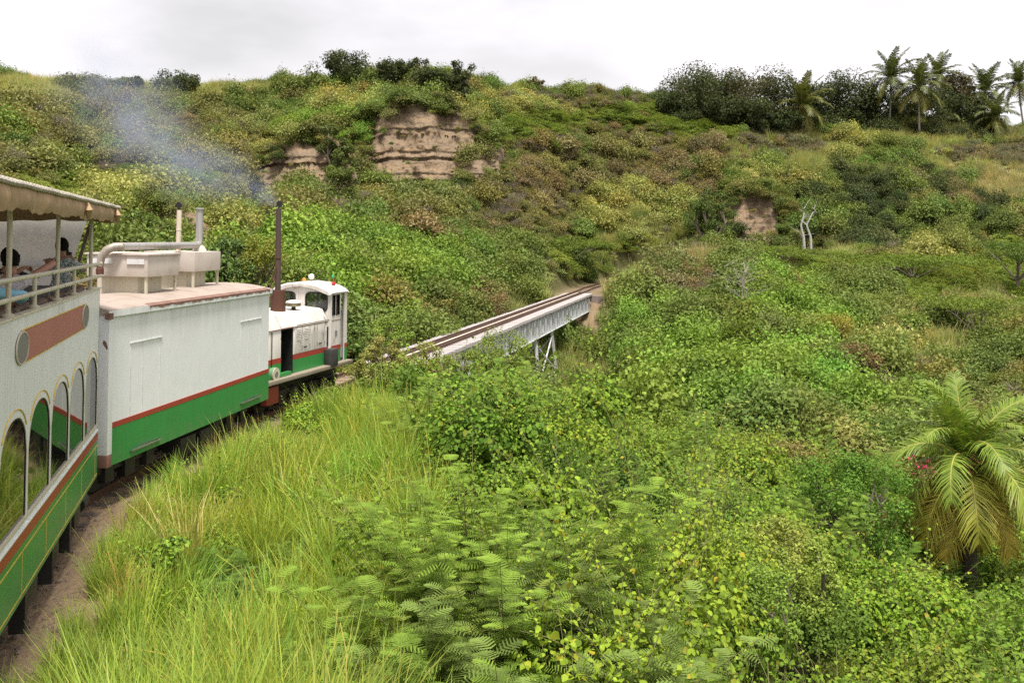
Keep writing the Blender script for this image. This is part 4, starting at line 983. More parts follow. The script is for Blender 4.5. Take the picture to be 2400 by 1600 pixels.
for x in (-.77, -3.40, -5.90, -8.4):
    p = MB(); p.tube([(x, YR + .03, Z_DECK), (x, YR + .03, 4.66)], .026, 10); p.lathe([(.06, 0), (.06, .03), (.03, .045)], (x, YR + .03, Z_DECK + .02), 'z', 10); p.build('roof_post', M_POST, coach, smooth=True)
    MB().tube([(x + .1, CH - .04, Z_DECK), (x + .1, CH - .04, 4.66)], .024, 8).build('roof_post', M_DPOST, coach, smooth=True)
for x in (-2.20, -4.70, -7.1):
    p = MB(); p.tube([(x, YR + .03, Z_DECK), (x, YR + .03, ZR[0])], .024, 10); p.lathe([(.055, 0), (.055, .03), (.03, .045)], (x, YR + .03, Z_DECK + .02), 'z', 10); p.build('rail_post', M_POST, coach, smooth=True)
MB().bar((-.05, YR + .12, 4.62), (-.05, YR + .50, Z_DECK - .3), .05, .05).build('end_brace', M_DPOST, coach)
# canvas roof: cambered sheet, hanging valance, rope along its edge
ZV = 4.77; OV = .26
rf = MB(); ny_ = 13; nxs = 15
for i in range(nxs):
    x = L0 + (-.2 - L0) * i / (nxs - 1)
    for j in range(ny_):
        t = -1 + 2 * j / (ny_ - 1); sag = .012 * math.sin(i * 2.1) * (1 - t * t)
        rf.v.append((x, t * (CH + OV - .02), ZV + .10 * (1 - t * t) + sag))
for i in range(nxs - 1):
    for j in range(ny_ - 1): rf.f.append((i * ny_ + j, (i + 1) * ny_ + j, (i + 1) * ny_ + j + 1, i * ny_ + j + 1))
rf.build('canvas_roof', M_CANVAS, coach, smooth=True)
def valance(path, seed):
    m = MB(); n = len(path); rows = 6; rr = random.Random(seed)
    for i, (x, y, nx_, ny2) in enumerate(path):
        hem = .016 * math.sin(i * .31 + seed) + .008 * math.sin(i * 1.1) + rr.uniform(-.006, .006); puff = .012 * math.sin(i * .47 + seed) + .007 * math.sin(i * 1.3 + 2 * seed) + rr.uniform(-.005, .005)
        for j in range(rows):
            t = j / (rows - 1); d = puff * math.sin(t * 2.6) + .03 * math.sin(math.pi * t)
            m.v.append((x + nx_ * d, y + ny2 * d, ZV - t * (.225 + hem * (t > .9))))
    for i in range(n - 1):
        for j in range(rows - 1): m.f.append((i * rows + j, (i + 1) * rows + j, (i + 1) * rows + j + 1, i * rows + j + 1))
    return m
N_ = 150
valance([(L0 + (-.2 - L0) * i / (N_ - 1), YR - OV, 0, -1) for i in range(N_)], 1).build('canvas_valance', M_CANVAS, coach, smooth=True)
valance([(-.195, YR - OV + (2 * CH + 2 * OV) * i / 30, 1, 0) for i in range(31)], 2).build('canvas_valance', M_CANVAS, coach, smooth=True)
rp_ = MB(); n = 260
rp_.tube([(L0 + (-.19 - L0) * i / n, YR - OV - .022, ZV + .004 + .003 * math.sin(i * .22)) for i in range(n + 1)], [.026 + .008 * math.sin(i * 1.9) for i in range(n + 1)], 7)
rp_.tube([(-.178, YR - OV + .1 * i, ZV + .004) for i in range(26)], .03, 7); rp_.build('edge_rope', M_ROPE, coach, smooth=True)
MB().tube([(L0, YR - OV + .14, ZV + .06), (-.24, YR - OV + .14, ZV + .06)], .018, 8).build('roof_pipe', M_POST, coach, smooth=True)
for x in (-3.42, -.62): # gathered ties in the canvas
    MB().tube([(x, YR - OV - .035, ZV - .04), (x - .05, YR - OV - .06, ZV - .12), (x + .02, YR - OV - .05, ZV - .23)], [.02, .05, .022], 8).build('canvas_tie', M_CANVAS, coach, smooth=True)
vs = MB(); 
for i in range(31):
    x = L0 + (-.02 - L0) * i / 30
    for z in (4.70, 3.86): vs.v.append((x, CH - .0 + .02 * math.sin(i * 1.3), z))
for i in range(30): vs.f.append((2 * i, 2 * i + 1, 2 * i + 3, 2 * i + 2))
vs.build('vinyl_curtain', M_VINYL, coach, smooth=True)
ve = MB(); ve.add([(-.03, CH, 4.70), (-.03, CH, 3.52), (-.03, YR + .52, 3.52), (-.03, YR + .16, 4.70)], [(0, 1, 2, 3)]); ve.build('vinyl_curtain', M_VINYL, coach)
for x in (-1.2, -2.7, -4.3, -5.9):
    b_ = MB(); b_.box(x - .30, x + .12, YR + .18, -.12, 3.30, 3.37); b_.box(x - .36, x - .30, YR + .18, -.12, 3.30, 3.62); b_.box(x - .2, x, YR + .3, -.3, 2.93, 3.30); b_.build('bench', M_SEAT, coach, .015)
uf = MB(); uf.box(L0, -.05, -.75, .75, .55, .98); uf.box(-.4, .12, -.25, .25, .42, .6)
for x in (-2.2, -3.4, -4.9, -6.1): uf.box(x, x + .12, YR + .02, YR + .18, .05, .55); 
uf.build('underframe', M_BLACK, coach)
for x, l in ((-1.25, .5), (-2.9, .35), (-4.2, .7)): MB().box(x - l, x, YR + .03, YR + .35, .22, .54).build('underfloor_box', M_BLACK, coach, .02)
MB().lathe([(.11, 0), (.12, .02), (.12, .36), (.08, .42)], (-1.0, YR + .12, .36), 'x', 14).build('brake_cylinder', M_BLACK, coach)
bogie(coach, -1.9); bogie(coach, -8.3)

# ---------------------------------------------------------------- generator car
GH, GL = 1.05, 6.47
gen = car_root('generator_car', (-6.52, 15.10), 8.2, GH, 'long white and green generator car with chimneys behind the locomotive', 'generator car', 1.0)
Yg = -GH; ZT = 3.10
b_ = MB(); b_.box(.012, GL - .012, Yg + .004, GH - .004, .66, ZT - .01); b_.build('body', M_WHITE2, gen, .006, seg=1)
MB().box(.0, GL, Yg - .006, Yg + .02, .61, 1.215).build('skirt_panel', M_GREEN, gen, .004, seg=1)
MB().box(.0, GL, GH - .02, GH + .006, .61, 1.215).build('skirt_panel', M_GREEN, gen)
MB().box(.0, GL, Yg - .009, Yg + .02, 1.218, 1.305).build('red_stripe', M_RED, gen)
MB().box(-.035, .10, Yg - .014, Yg + .17, .80, ZT - .02).build('corner_post', M_WHITE2, gen, .008)
MB().box(-.045, .09, Yg - .016, Yg + .18, .60, .80).build('corner_foot', M_DRIP, gen, .008)
MB().box(-.03, .04, GH - .15, GH + .01, .65, ZT - .02).build('corner_post', M_WHITE2, gen)
def door(x0, x1, z0, z1):
    g = MB()
    for x in (x0, (x0 + x1) / 2 - .1, x1): g.box(x - .006, x + .006, Yg - .004, Yg + .004, z0, z1)
    g.box(x0 - .02, x1 + .06, Yg - .014, Yg + .002, z1 - .004, z1 + .012); d = g.build('door_seam', plain('door seam', (.60, .605, .585), .7), gen)
    f = MB(); f.add([(x0, Yg - .007, z0 + .10), (x1, Yg - .007, z0 + .12), (x1, Yg - .05, z0 + .145), (x0 + .35, Yg - .045, z0 + .15), (x0, Yg - .05, z0 + .115)], [(0, 1, 2, 3, 4)]); f.box(x0, x1, Yg - .055, Yg - .045, z0 + .10, z0 + .125); f.build('door_step', M_STEEL, gen)
rv = MB()
for k in range(54): rv.lathe([(.010, 0), (.008, .005)], (.08 + k * .118, Yg - .010, 3.0), 'y', 6)
rv.build('rivet_row', M_WHITE2, gen)
door(.64, 1.60, .62, 2.53); door(4.95, 5.96, .66, 2.50)
rf = MB(); nn = 16                                          # cambered roof
for x in (-.06, GL + .03):
    for k in range(nn + 1):
        t = -1 + 2 * k / nn; rf.v.append((x, t * (GH + .03), ZT + .035 + .115 * (1 - abs(t) ** 2.2)))
    for t in (1, -1): rf.v.append((x, t * (GH + .03), ZT - .05))
q = nn + 3
for k in range(q): rf.f.append((k, (k + 1) % q, q + (k + 1) % q, q + k))
rf.f.append(tuple(range(q))); rf.f.append(tuple(range(q, 2 * q))[::-1])
rf.build('roof', paint('dusty pinkish roof paint', (.36, .30, .255), .7, (.22, .14, .09), .7, .05, streak=False), gen)
MB().box(-.075, GL + .04, Yg - .045, Yg - .031, ZT - .075, ZT + .025).build('gutter', M_WHITE2, gen)
dr = MB(); n = 60
for k in range(n + 1):
    x = 1.15 + (GL - .1 - 1.15) * k / n; w_ = .012 * math.sin(k * .9) + .01 * math.sin(k * 2.3) + random.uniform(-.006, .006)
    dr.v += [(x, Yg - .049, ZT + .028), (x, Yg - .049, ZT - .018 + w_), (x, Yg + .05, ZT + .060)]
for k in range(n): dr.f += [(3 * k, 3 * k + 3, 3 * k + 4, 3 * k + 1), (3 * k, 3 * k + 2, 3 * k + 5, 3 * k + 3)]
dr.build('rusted_edge', M_DRIP, gen)
MB().box(-.09, .02, Yg - .055, Yg + .03, ZT - .11, ZT - .01).build('corner_bracket', M_DRIP, gen)
MB().prism([(Yg + .015, 2.50), (Yg + .09, 2.60), (Yg + .075, 2.66), (Yg + .03, 2.62), (Yg + .005, 2.54)], -.041, -.033, 'x').build('rust_patch', M_DRIP, gen)
def roof_z(y): return ZT + .035 + .115 * (1 - abs(y / (GH + .03)) ** 2.2)
def hood(x0, x1, y0, y1, z0, z1, cap=True, matA=None):
    h = MB(); h.box(x0, x1, y0, y1, z0, z1); hb = h.build('fan_housing', matA or M_CREAM, gen, .008)
    if cap: MB().box(x0 - .03, x1 + .03, y0 - .03, y1 + .03, z1 - .004, z1 + .035).build('housing_lid', M_CREAM, hb, .006)
    for x in (x0 + .05, x1 - .05):
        for y in (y0 + .05, y1 - .05): MB().box(x - .022, x + .022, y - .022, y + .022, roof_z(y) - .02, z0).build('leg', M_POST, hb)
    dd = MB(); dd.box(x0 + .12, x1 - .2, y0 + .25, y1 - .15, roof_z(0) - .08, z0); dd.build('duct', M_POST, hb)
    return hb
HA = hood(2.25, 3.42, -.42, .80, 3.555, 3.955)
for (ya_, yb_) in ((.28, .72), (-.36, -.02)): MB().box(2.225, 2.249, ya_, yb_, 3.79, 3.885).build('vent_flap', M_WHITE2, HA)
hood(4.35, 5.55, -.28, .85, 3.575, 3.985, False)
# exhaust pipes
pp = MB(); PZ, PY = 4.115, .09
pts = [(2.02, PY + .30, 3.15), (2.02, PY + .30, 3.74), (2.03, PY + .28, 3.92), (2.07, PY + .20, 4.05), (2.14, PY + .1, 4.105), (2.25, PY, PZ)]
MB().tube(pts[1:], [.062, .072, .078, .08, .078], 14).build('exhaust_elbow', paint('scorched pipe', (.36, .33, .28), .5, (.25, .10, .05), .9, .2, metal=.3), gen, smooth=True)
MB().tube(pts[:2], .045, 10).build('exhaust_riser', M_CREAM, gen, smooth=True)
ec = MB(); ec.lathe([(.065, 0), (.07, .02), (.07, .1), (.05, .14)], (2.02, PY + .30, 3.60), 'z', 14); ec.build('exhaust_clamp', M_RUST, gen)
MB().tube([(2.22, PY, PZ), (5.12, PY - .02, PZ)], .072, 16).build('exhaust_pipe', M_PIPE, gen, smooth=True)
MB().tube([(5.12, PY - .02, PZ), (5.21, PY - .02, PZ + .03), (5.24, PY - .02, PZ + .14), (5.24, PY - .02, 4.90)], [.072, .078, .076, .076], 16).build('exhaust_stack', M_PIPE, gen, smooth=True)
MB().lathe([(.076, 0), (.10, .01), (.10, .03), (.076, .04)], (5.24, PY - .02, 4.885), 'z', 18).build('stack_rim', M_PIPE, gen)
MB().tube([(5.24, PY - .02, 3.98), (5.2, PY - .02, 4.06), (5.18, PY, 4.1)], [.16, .12, .08], 12).build('pipe_flashing', M_CREAM, gen, smooth=True)
ws = MB(); ws.tube([(4.72, .28, 3.98), (4.74, .28, 4.86)], .052, 14); ws.lathe([(.056, 0), (.058, .01), (.058, .03), (.056, .04)], (4.73, .28, 4.42), 'z', 14); ws.build('chimney', paint('peeling cream chimney', (.66, .58, .47), .6, (.42, .2, .1), .7, .12), gen, smooth=True)
MB().lathe([(.064, 0), (.070, .004), (.070, .02), (.064, .024)], (4.70, .28, 4.965), 'x', 16).build('flap_cap', M_BLACK, gen)
MB().bar((4.73, .28, 4.85), (4.71, .28, 4.91), .03).build('flap_hinge', M_BLACK, gen)
uf = MB(); uf.box(.1, GL - .1, -.75, .75, .50, .655); uf.box(-.3, .1, -.2, .2, .42, .62); uf.box(GL - .1, GL + .35, -.2, .2, .42, .62); uf.build('underframe', M_BLACK, gen)
for x in (2.6, 3.4): MB().box(x, x + .6, Yg + .1, Yg + .5, .22, .5).build('underfloor_box', M_BLACK, gen, .02)
bogie(gen, 1.25); bogie(gen, 5.2)
for k in range(3):
    MB().tube([(-.28 + .1 * k, -.45 - .1 * k, .52), (-.15, -.45 - .1 * k, .25), (-.02, -.45 - .1 * k, .5)], .025, 7).build('hose', M_BLACK, gen, smooth=True)

# ---------------------------------------------------------------- locomotive
LH = .90
loco = car_root('diesel_locomotive', (-5.80, 22.32), 16.5, LH, 'small old white, red and green diesel locomotive with a tall rusty chimney', 'locomotive', .8)
yr = -LH; hood_y = -.84
FP = .90
def hoodprof(w, zt, r=.20):
    p = [(-w, FP + .02), (-w, zt - .34), (-w + .02, zt - .30), (-w + .16, zt - .03)]; p += [(-w + .24, zt), (0, zt + .05)]
    return p + [(-a, b) for a, b in p[::-1][1:]]
DX0, DX1 = .52, .98                                        # the open doorway
hz = [2.40, 2.40, 2.42]
def hood_seg(x0, x1, z):
    return MB().prism(hoodprof(-hood_y, z), x0, x1, 'x')
hm = hood_seg(0, .66, 2.38); hm.build('hood', M_LOCO, loco, .02)
hm = hood_seg(1.24, 3.08, 2.40); hm.build('hood', M_LOCO, loco, .03)
ht = MB().prism([(-.845, 2.07), (-.83, 2.11), (-.68, 2.375), (-.60, 2.402), (0, 2.452), (.60, 2.402), (.68, 2.375), (.84, 2.07), (.8, 2.03), (-.8, 2.03)], 0.658, 1.242, 'x'); ht.build('hood_top', M_LOCO, loco)
eb = MB(); eb.box(.672, 1.228, -.30, .80, FP, 2.04); eb.box(.662, .671, -.835, .8, FP, 2.06); eb.box(1.229, 1.238, -.835, .8, FP, 2.06); eb.box(.67, 1.23, -.83, .8, 2.02, 2.029); eb.build('bay_shade_liner', M_BLACK, loco)  # black box and liners stand in for the shade inside the open bay
en = MB(); en.lathe([(.10, 0), (.13, .03), (.13, .2), (.09, .24)], (.88, -.62, 1.50), 'y', 16); en.lathe([(.14, 0), (.16, .04), (.16, .22), (.1, .25)], (.86, -.64, 1.16), 'y', 16); en.build('engine', paint('pale green engine enamel', (.16, .34, .20), .5, (.03, .05, .03), .7, 0), loco)
for x0, x1 in ((.0, .657), (1.243, 3.06)):
    MB().box(x0, x1, hood_y - .006, hood_y + .01, 1.235, 1.365).build('red_stripe', M_RED, loco)
    MB().box(x0, x1, hood_y - .005, hood_y + .01, FP + .0, 1.234).build('skirt_panel', M_GREEN, loco)
for i, x in enumerate((1.30, 1.70, 2.10, 2.50)):
    d = MB().box(x, x + .375, hood_y - .012, hood_y + .004, 1.375, 2.04).build('engine_door', M_LOCO, loco, .006)
    if i in (1, 3): MB().box(x + .05, x + .19, hood_y - .035, hood_y - .012, 1.49, 1.515).build('handle', M_BLACK, d)
    for z in (1.5, 1.9): MB().tube([(x + .375, hood_y - .016, z - .05), (x + .375, hood_y - .016, z + .05)], .005, 6).build('hinge', M_RUST, d)
for i, x in enumerate((1.36, 1.76)):
    for k in range(7): MB().obox((x + .13, hood_y - .016, 1.72 + k * .042), (.09, 0, 0), (0, .010, -.006), (0, .004, .010)).build('louvre', M_LOCO, loco)
hr = MB(); hr.tube([(1.30, hood_y - .05, 2.02), (1.30, hood_y - .09, 2.10), (2.95, hood_y - .09, 2.10), (2.95, hood_y - .05, 2.02)], .013, 7); hr.build('hand_rail', M_STEEL, loco, smooth=True)
for x in (.15, 1.5, 2.6): MB().tube([(x, .25, 2.43), (x, .25, 2.50), (x + .12, .25, 2.50), (x + .12, .25, 2.43)], .010, 6).build('lifting_eye', M_RUST, loco)
MB().box(3.02, 3.09, hood_y - .012, hood_y + .03, 1.38, 1.9).build('gap_shade_strip', M_BLACK, loco)  # black strip painted in for the shade between hood and cab
MB().tube([(.20, hood_y - .02, 1.05), (.20, hood_y - .02, 2.02)], .012, 6).build('conduit', M_BLACK, loco)
MB().box(-.02, .0, hood_y + .02, hood_y + .08, .95, 2.05).build('hood_edge', M_BLACK, loco)
rb = MB(); rb.box(.01, 3.05, hood_y - .02, hood_y + .002, 2.045, 2.058); rb.build('drip_strip', M_DRIP, loco)
# cab
CX0, CX1 = 3.10, 4.12
def wall_with_windows(x, thick):                           # rear wall facing the camera, with two big window openings
    m = MB(); Y0, Y1 = -.83, .83
    wins = [(-.80, -.15), (.17, .78)]; z0, z1 = 2.30, 2.80
    def rect(a, b, c, d): m.box(x, x + thick, a, b, c, d)
    rect(Y0, Y1, FP, z0); ys = [Y0, wins[0][0], wins[0][1], wins[1][0], wins[1][1], Y1]
    for a, b in ((0, 1), (2, 3), (4, 5)): rect(ys[a], ys[b], z0, z1)
    m.prism([(Y0, z1), (Y1, z1), (Y1, 2.86), (.5, 2.99), (0, 3.06), (-.5, 2.99), (Y0, 2.86)], x, x + thick, 'x'); return m, wins, z0, z1
m_, wins, wz0, wz1 = wall_with_windows(CX0, .05); m_.build('cab_rear_wall', M_LOCO, loco)
for (a, b) in wins:
    wv = MB(); wv.box(CX0 + .02, CX0 + .026, a, b, wz0, wz1); wo = wv.build('cab_window', M_PANE, loco)
    rr = .12; c = [(a + rr, wz0 + rr, 180), (b - rr, wz0 + rr, 270), (b - rr, wz1 - rr, 0), (a + rr, wz1 - rr, 90)]; path = []
    for (cy, cz_, a0) in c:
        for k in range(5): t = R(a0 + 90 * k / 4); path.append((CX0 - .004, cy + rr * math.cos(t), cz_ + rr * math.sin(t)))
    path.append(path[0]); MB().tube(path, .020, 6).build('window_seal', M_RUBBER, wo)
    for (cy, cz_, sy, sz) in ((a, wz0, 1, 1), (b, wz0, -1, 1), (b, wz1, -1, -1), (a, wz1, 1, -1)):
        MB().prism([(cy, cz_), (cy + sy * rr, cz_), (cy + sy * rr * .3, cz_ + sz * rr * .3), (cy, cz_ + sz * rr)], CX0 + .001, CX0 + .018, 'x').build('window_corner', M_LOCO, wo)
for sy in (-1, 1):
    y = sy * .885; yi = y - sy * .04
    MB().prism([(CX0, sy * .83), (CX0 + .08, y), (CX0 + .10, yi), (CX0 + .03, sy * .80)], FP, 2.84, 'z').build('cab_corner', M_LOCO, loco)
    w = MB(); S = lambda x0, x1, z0, z1, mm=None: (mm or w).box(x0, x1, min(y, yi), max(y, yi), z0, z1)
    S(CX0 + .08, CX0 + .12, FP, 2.82); S(CX0 + .12, CX0 + .56, FP, 2.18); S(CX0 + .12, CX0 + .56, 2.74, 2.82); S(CX0 + .30, CX0 + .35, 2.18, 2.74); S(CX0 + .56, CX0 + .63, FP, 2.82)
    S(CX0 + .63, CX0 + .87, 2.76, 2.82); S(CX0 + .87, CX1, FP, 2.82); w.build('cab_side', M_LOCO, loco)
    if sy < 0:
        for (xa, xb) in ((CX0 + .09, CX0 + .625), (CX0 + .875, CX1)):
            MB().box(xa, xb, y - .006, y + .01, 1.235, 1.365).build('red_stripe', M_RED, loco); MB().box(xa, xb, y - .005, y + .01, FP, 1.234).build('skirt_panel', M_GREEN, loco)
        MB().box(CX0 + .30, CX0 + .42, y - .012, y, 1.62, 1.76).build('small_plate', M_OVAL, loco)
        MB().box(CX0 + .28, CX0 + .38, y - .016, y, 1.16, 1.28).build('small_plate', M_OVAL, loco)
        MB().box(CX0 + .10, CX0 + .62, y - .008, y, 2.045, 2.06).build('cab_seam', M_DRIP, loco)
        MB().box(CX0 + .12, CX0 + .30, y + .012, y + .018, 2.18, 2.74).build('corner_window', M_GLASS, loco)
        wp = MB(); wp.box(CX0 + .35, CX0 + .56, y + .012, y + .018, 2.18, 2.74); wo = wp.build('side_window', M_PANE, loco)
        for (xa, xb) in ((CX0 + .13, CX0 + .295), (CX0 + .36, CX0 + .55)):
            MB().tube([(xa, y - .003, 2.19), (xb, y - .003, 2.19), (xb, y - .003, 2.73), (xa, y - .003, 2.73), (xa, y - .003, 2.19)], .013, 6).build('window_seal', M_RUBBER, wo)
        MB().tube([(CX0 + .60, y - .03, 1.3), (CX0 + .60, y - .05, 1.35), (CX0 + .60, y - .05, 2.3), (CX0 + .60, y - .03, 2.35)], .014, 6).build('grab_rail', M_STEEL, loco)
        MB().box(CX0 + .66, CX0 + .84, y + .25, y + .27, FP + .05, 2.7).build('door_shade_sheet', M_BLACK, loco)  # black sheet standing in for the shade inside the open doorway
MB().box(CX1 - .05, CX1, -.84, .84, FP, 2.25).build('cab_front_wall', M_LOCO, loco); MB().box(CX1 - .05, CX1, -.84, .84, 2.74, 2.9).build('cab_front_header', M_LOCO, loco)
for y in (-.80, 0, .80): MB().box(CX1 - .05, CX1, y - .04, y + .04, 2.24, 2.75).build('window_pillar', M_LOCO, loco)
MB().box(CX0 + .05, CX1 - .05, -.84, .84, FP, FP + .05).build('cab_floor', M_BLACK, loco)
MB().box(CX0 + .06, CX0 + .2, -.8, .6, FP + .05, 2.2).build('cab_bulkhead', M_BLACK, loco)
cr = MB(); pr_ = [(-.93, 2.80), (-.90, 2.86), (-.74, 2.95), (-.45, 3.04), (0, 3.09), (.45, 3.04), (.74, 2.95), (.90, 2.86), (.93, 2.80), (.86, 2.80), (.4, 2.96), (0, 3.02), (-.4, 2.96), (-.86, 2.80)]
for i, (x, dz) in enumerate(((CX0 - .07, -.05), (CX0 + .02, -.005), (CX0 + .5, 0), (CX1 - .06, -.005), (CX1 + .06, -.05))):
    for (y, z) in pr_: cr.v.append((x, y * (.985 if i in (0, 4) else 1), z + dz))
n = len(pr_)
for i in range(4):
    for k in range(n): cr.f.append((i * n + k, i * n + (k + 1) % n, (i + 1) * n + (k + 1) % n, (i + 1) * n + k))
cr.f.append(tuple(range(n))[::-1]); cr.f.append(tuple(range(4 * n, 5 * n))); cr.build('cab_roof', M_LOCO, loco, smooth=True)
lp = MB(); lp.lathe([(.03, -.08), (.075, -.05), (.085, 0), (.075, .012), (.0, .02)], (CX0 + .50, -.05, 3.20), 'x', 18); lo_ = lp.build('roof_lamp', M_LAMP, loco, smooth=True)
MB().bar((CX0 + .48, -.05, 3.05), (CX0 + .48, -.05, 3.15), .04).build('lamp_bracket', M_STEEL, lo_)
MB().lathe([(.05, 0), (.05, .05), (.035, .09), (.01, .10)], (CX0 + .28, .06, 3.08), 'z', 12).build('beacon', M_ORANGE, loco, smooth=True)
MB().lathe([(.01, 0), (.06, .05), (.055, .09), (.02, .11), (.015, .22)], (CX0 + .62, -.66, 2.95), 'z', 12).build('red_lamp', paint('red lamp', (.45, .02, .03), .4, amount=.1), loco, smooth=True)
MB().lathe([(.03, 0), (.035, .06), (.012, .10)], (CX0 + .66, -.62, 3.17), 'z', 10).build('green_lamp', M_GPOD, loco, smooth=True)
# chimney, air filter, step box, blower
MB().tube([(1.45, -.28, 2.38), (1.45, -.28, 2.95)], [.19, .19], 18).build('silencer', M_RUST, loco, smooth=True)
MB().tube([(1.43, -.28, 2.93), (1.43, -.27, 5.02)], [.072, .066], 14).build('chimney', paint('smoke blackened pipe', (.075, .052, .048), .7, (.15, .06, .04), .6, .1), loco, smooth=True)
MB().lathe([(.08, 0), (.085, .01), (.085, .03), (.08, .04)], (1.43, -.275, 3.75), 'z', 14).build('chimney_band', M_RUST, loco)
MB().lathe([(.074, 0), (.082, .004), (.082, .018), (.074, .022)], (1.46, -.27, 5.14), 'x', 16).build('flap_cap', M_BLACK, loco)
MB().bar((1.43, -.27, 5.0), (1.46, -.27, 5.08), .03).build('flap_hinge', M_BLACK, loco)
MB().tube([(1.2, -.02, 2.42), (1.42, -.27, 3.76)], .016, 7).build('chimney_stay', M_RUST, loco)
MB().tube([(1.0, -.22, 2.40), (1.2, -.25, 2.9), (1.41, -.27, 3.76)], .012, 6).build('chimney_stay', M_RUST, loco)
af = MB(); af.lathe([(.05, 0), (.06, .02), (.05, .10), (.11, .12)], (1.98, -.42, 2.41), 'z', 18); ao = af.build('filter_stem', M_BLACK, loco, smooth=True)
MB().lathe([(.16, 0), (.185, .01), (.185, .085), (.17, .09)], (1.98, -.42, 2.51), 'z', 22).build('filter_drum', plain('olive filter drum', (.28, .24, .13), .5), ao, smooth=True)
MB().lathe([(.20, 0), (.205, .02), (.18, .055), (.10, .075), (.005, .08)], (1.98, -.42, 2.592), 'z', 22).build('filter_cap', M_LAMP, ao, smooth=True)
MB().box(2.84, 3.20, yr - .20, yr + .04, .86, 1.32).build('step_box', plain('black tool box', (.045, .044, .042), .6, .3, 6), loco, .02)
bl = MB(); bl.lathe([(.03, -.02), (.14, -.02), (.165, 0), (.165, .05), (.14, .16), (.1, .3)], (.22, hood_y - .10, 1.02), 'y', 22); blo = bl.build('blower', paint('pale green casing', (.14, .30, .16), .5, amount=.4), loco, smooth=True)
MB().lathe([(.06, 0), (.16, 0), (.16, .02), (.06, .02)], (.22, hood_y - .14, 1.02), 'y', 22).build('blower_rim', M_POST, blo)
MB().lathe([(.01, 0), (.07, 0), (.07, .02), (.01, .02)], (.22, hood_y - .15, 1.02), 'y', 16).build('blower_hub', M_STEEL, blo)
MB().box(-.25, CX1 + .05, yr - .16, -yr + .16, .80, FP - .003).build('footplate', paint('dusty footplate', (.27, .23, .17), .8, (.1, .08, .06), .5, 0), loco, .01)
MB().box(0, 1.05, yr - .02, yr + .10, .905, .985).build('kick_plate', M_GREEN, loco)
MB().box(-.30, -.08, -.85, .85, .48, .80).build('buffer_beam', paint('faded red buffer beam', (.30, .06, .035), .7, (.1, .05, .03), .6, .1), loco, .02)
uf = MB(); uf.box(-.05, CX1, -.55, .55, .42, .80); uf.build('underframe', M_BLACK, loco); bogie(loco, .95, .42, 1.1); bogie(loco, 3.1, .42, 1.1)
rb = MB(); rb.box(-.1, .45, yr - .02, yr + .15, .30, .72); rb.build('sand_box', paint('faded red sand box', (.28, .055, .03), .7, (.1, .05, .03), .6, .1), loco, .03)

# ================================================================ single trees and shrubs one can tell apart
def gz1(px, Y): return float(ground_z(np.array([float(px)]), np.array([float(Y)]))[0])

def tree_meshes(seed, H, Rr, leaf, n, trunk_h=.25, open_=.0, style='round', lean=0.0):
    """trunk with limbs (one mesh) and a crown of leaf clumps carried by the limb ends (one mesh)"""
    rng = np.random.default_rng(seed); m = MB(); tips = []
    base_r = .035 * H + .03; top = Vector((lean * H, 0, H * .62)); fork = Vector((lean * H * .3, 0, H * trunk_h))
    m.tube([(0, 0, -.4), (0, 0, 0), fork * .6, fork], [base_r * 1.3, base_r, base_r * .8, base_r * .7], 8)
    nl = 7 if style != 'tall' else 9
    for i in range(nl):
        a = i * 2.4 + rng.uniform(-.4, .4); e = rng.uniform(.35, 1.25); rr = Rr * rng.uniform(.45, .85)
        hgt = H * rng.uniform(.45, .88) if style != 'flat' else H * rng.uniform(.68, .9)
        if style == 'tall': rr = Rr * rng.uniform(.3, .8); hgt = H * (.3 + .62 * i / (nl - 1))
        end = Vector((lean * H + rr * math.cos(a), rr * math.sin(a), hgt)); mid = fork.lerp(end, .5) + Vector((rng.normal() * .08 * H, rng.normal() * .08 * H, .06 * H))
        m.tube([fork, mid, end], [base_r * .5, base_r * .3, base_r * .12], 6); tips.append(end)
        for k in range(2):
            e2 = mid + Vector((rng.normal() * Rr * .45, rng.normal() * Rr * .45, rng.uniform(.05, .3) * H)); e2.z = min(e2.z, H * .95); m.tube([mid, e2], [base_r * .22, base_r * .08], 5); tips.append(e2)
    if style in ('round', 'flat'): tips.append(Vector((lean * H, 0, H * .86)))
    if style == 'tall': tips.append(Vector((lean * H, 0, H * .93)))
    C = np.array([tuple(t) for t in tips]); k = len(C)
    if style in ('round', 'tall'):                          # skirt of foliage lower down
        ex = np.stack([rng.normal(size=8) * Rr * .5, rng.normal(size=8) * Rr * .5, rng.uniform(.18, .6, 8) * H], -1); C = np.concatenate([C, ex]); k = len(C)
    rad = rng.uniform(.22, .42, k) * Rr * (1 - .35 * open_)
    vr = np.minimum(rad * .9, .22 * H)
    cl = rng.integers(0, k, n); sd = unit(rng.normal(size=(n, 3))); q = rng.uniform(.45, 1.12, n)
    if style == 'flat': vr = vr * .4; rad = rad * 1.35
    P = C[cl] + sd * np.stack([rad[cl], rad[cl], vr[cl]], -1) * q[:, None]; P[:, 2] = np.clip(P[:, 2], .05 * H, None)
    N = unit(sd * .5 + np.array([0, 0, .6]) + rng.normal(size=(n, 3)) * .45); tone = rng.uniform(-.25, .25, k)[cl]
    V, Fq, L = leaves(P, N, leaf, rng, .55 if style != 'flat' else .35, np.clip(rng.uniform(0, .92, n) + tone, 0, .92))
    return m, np_mesh('crown', V, Fq, L)

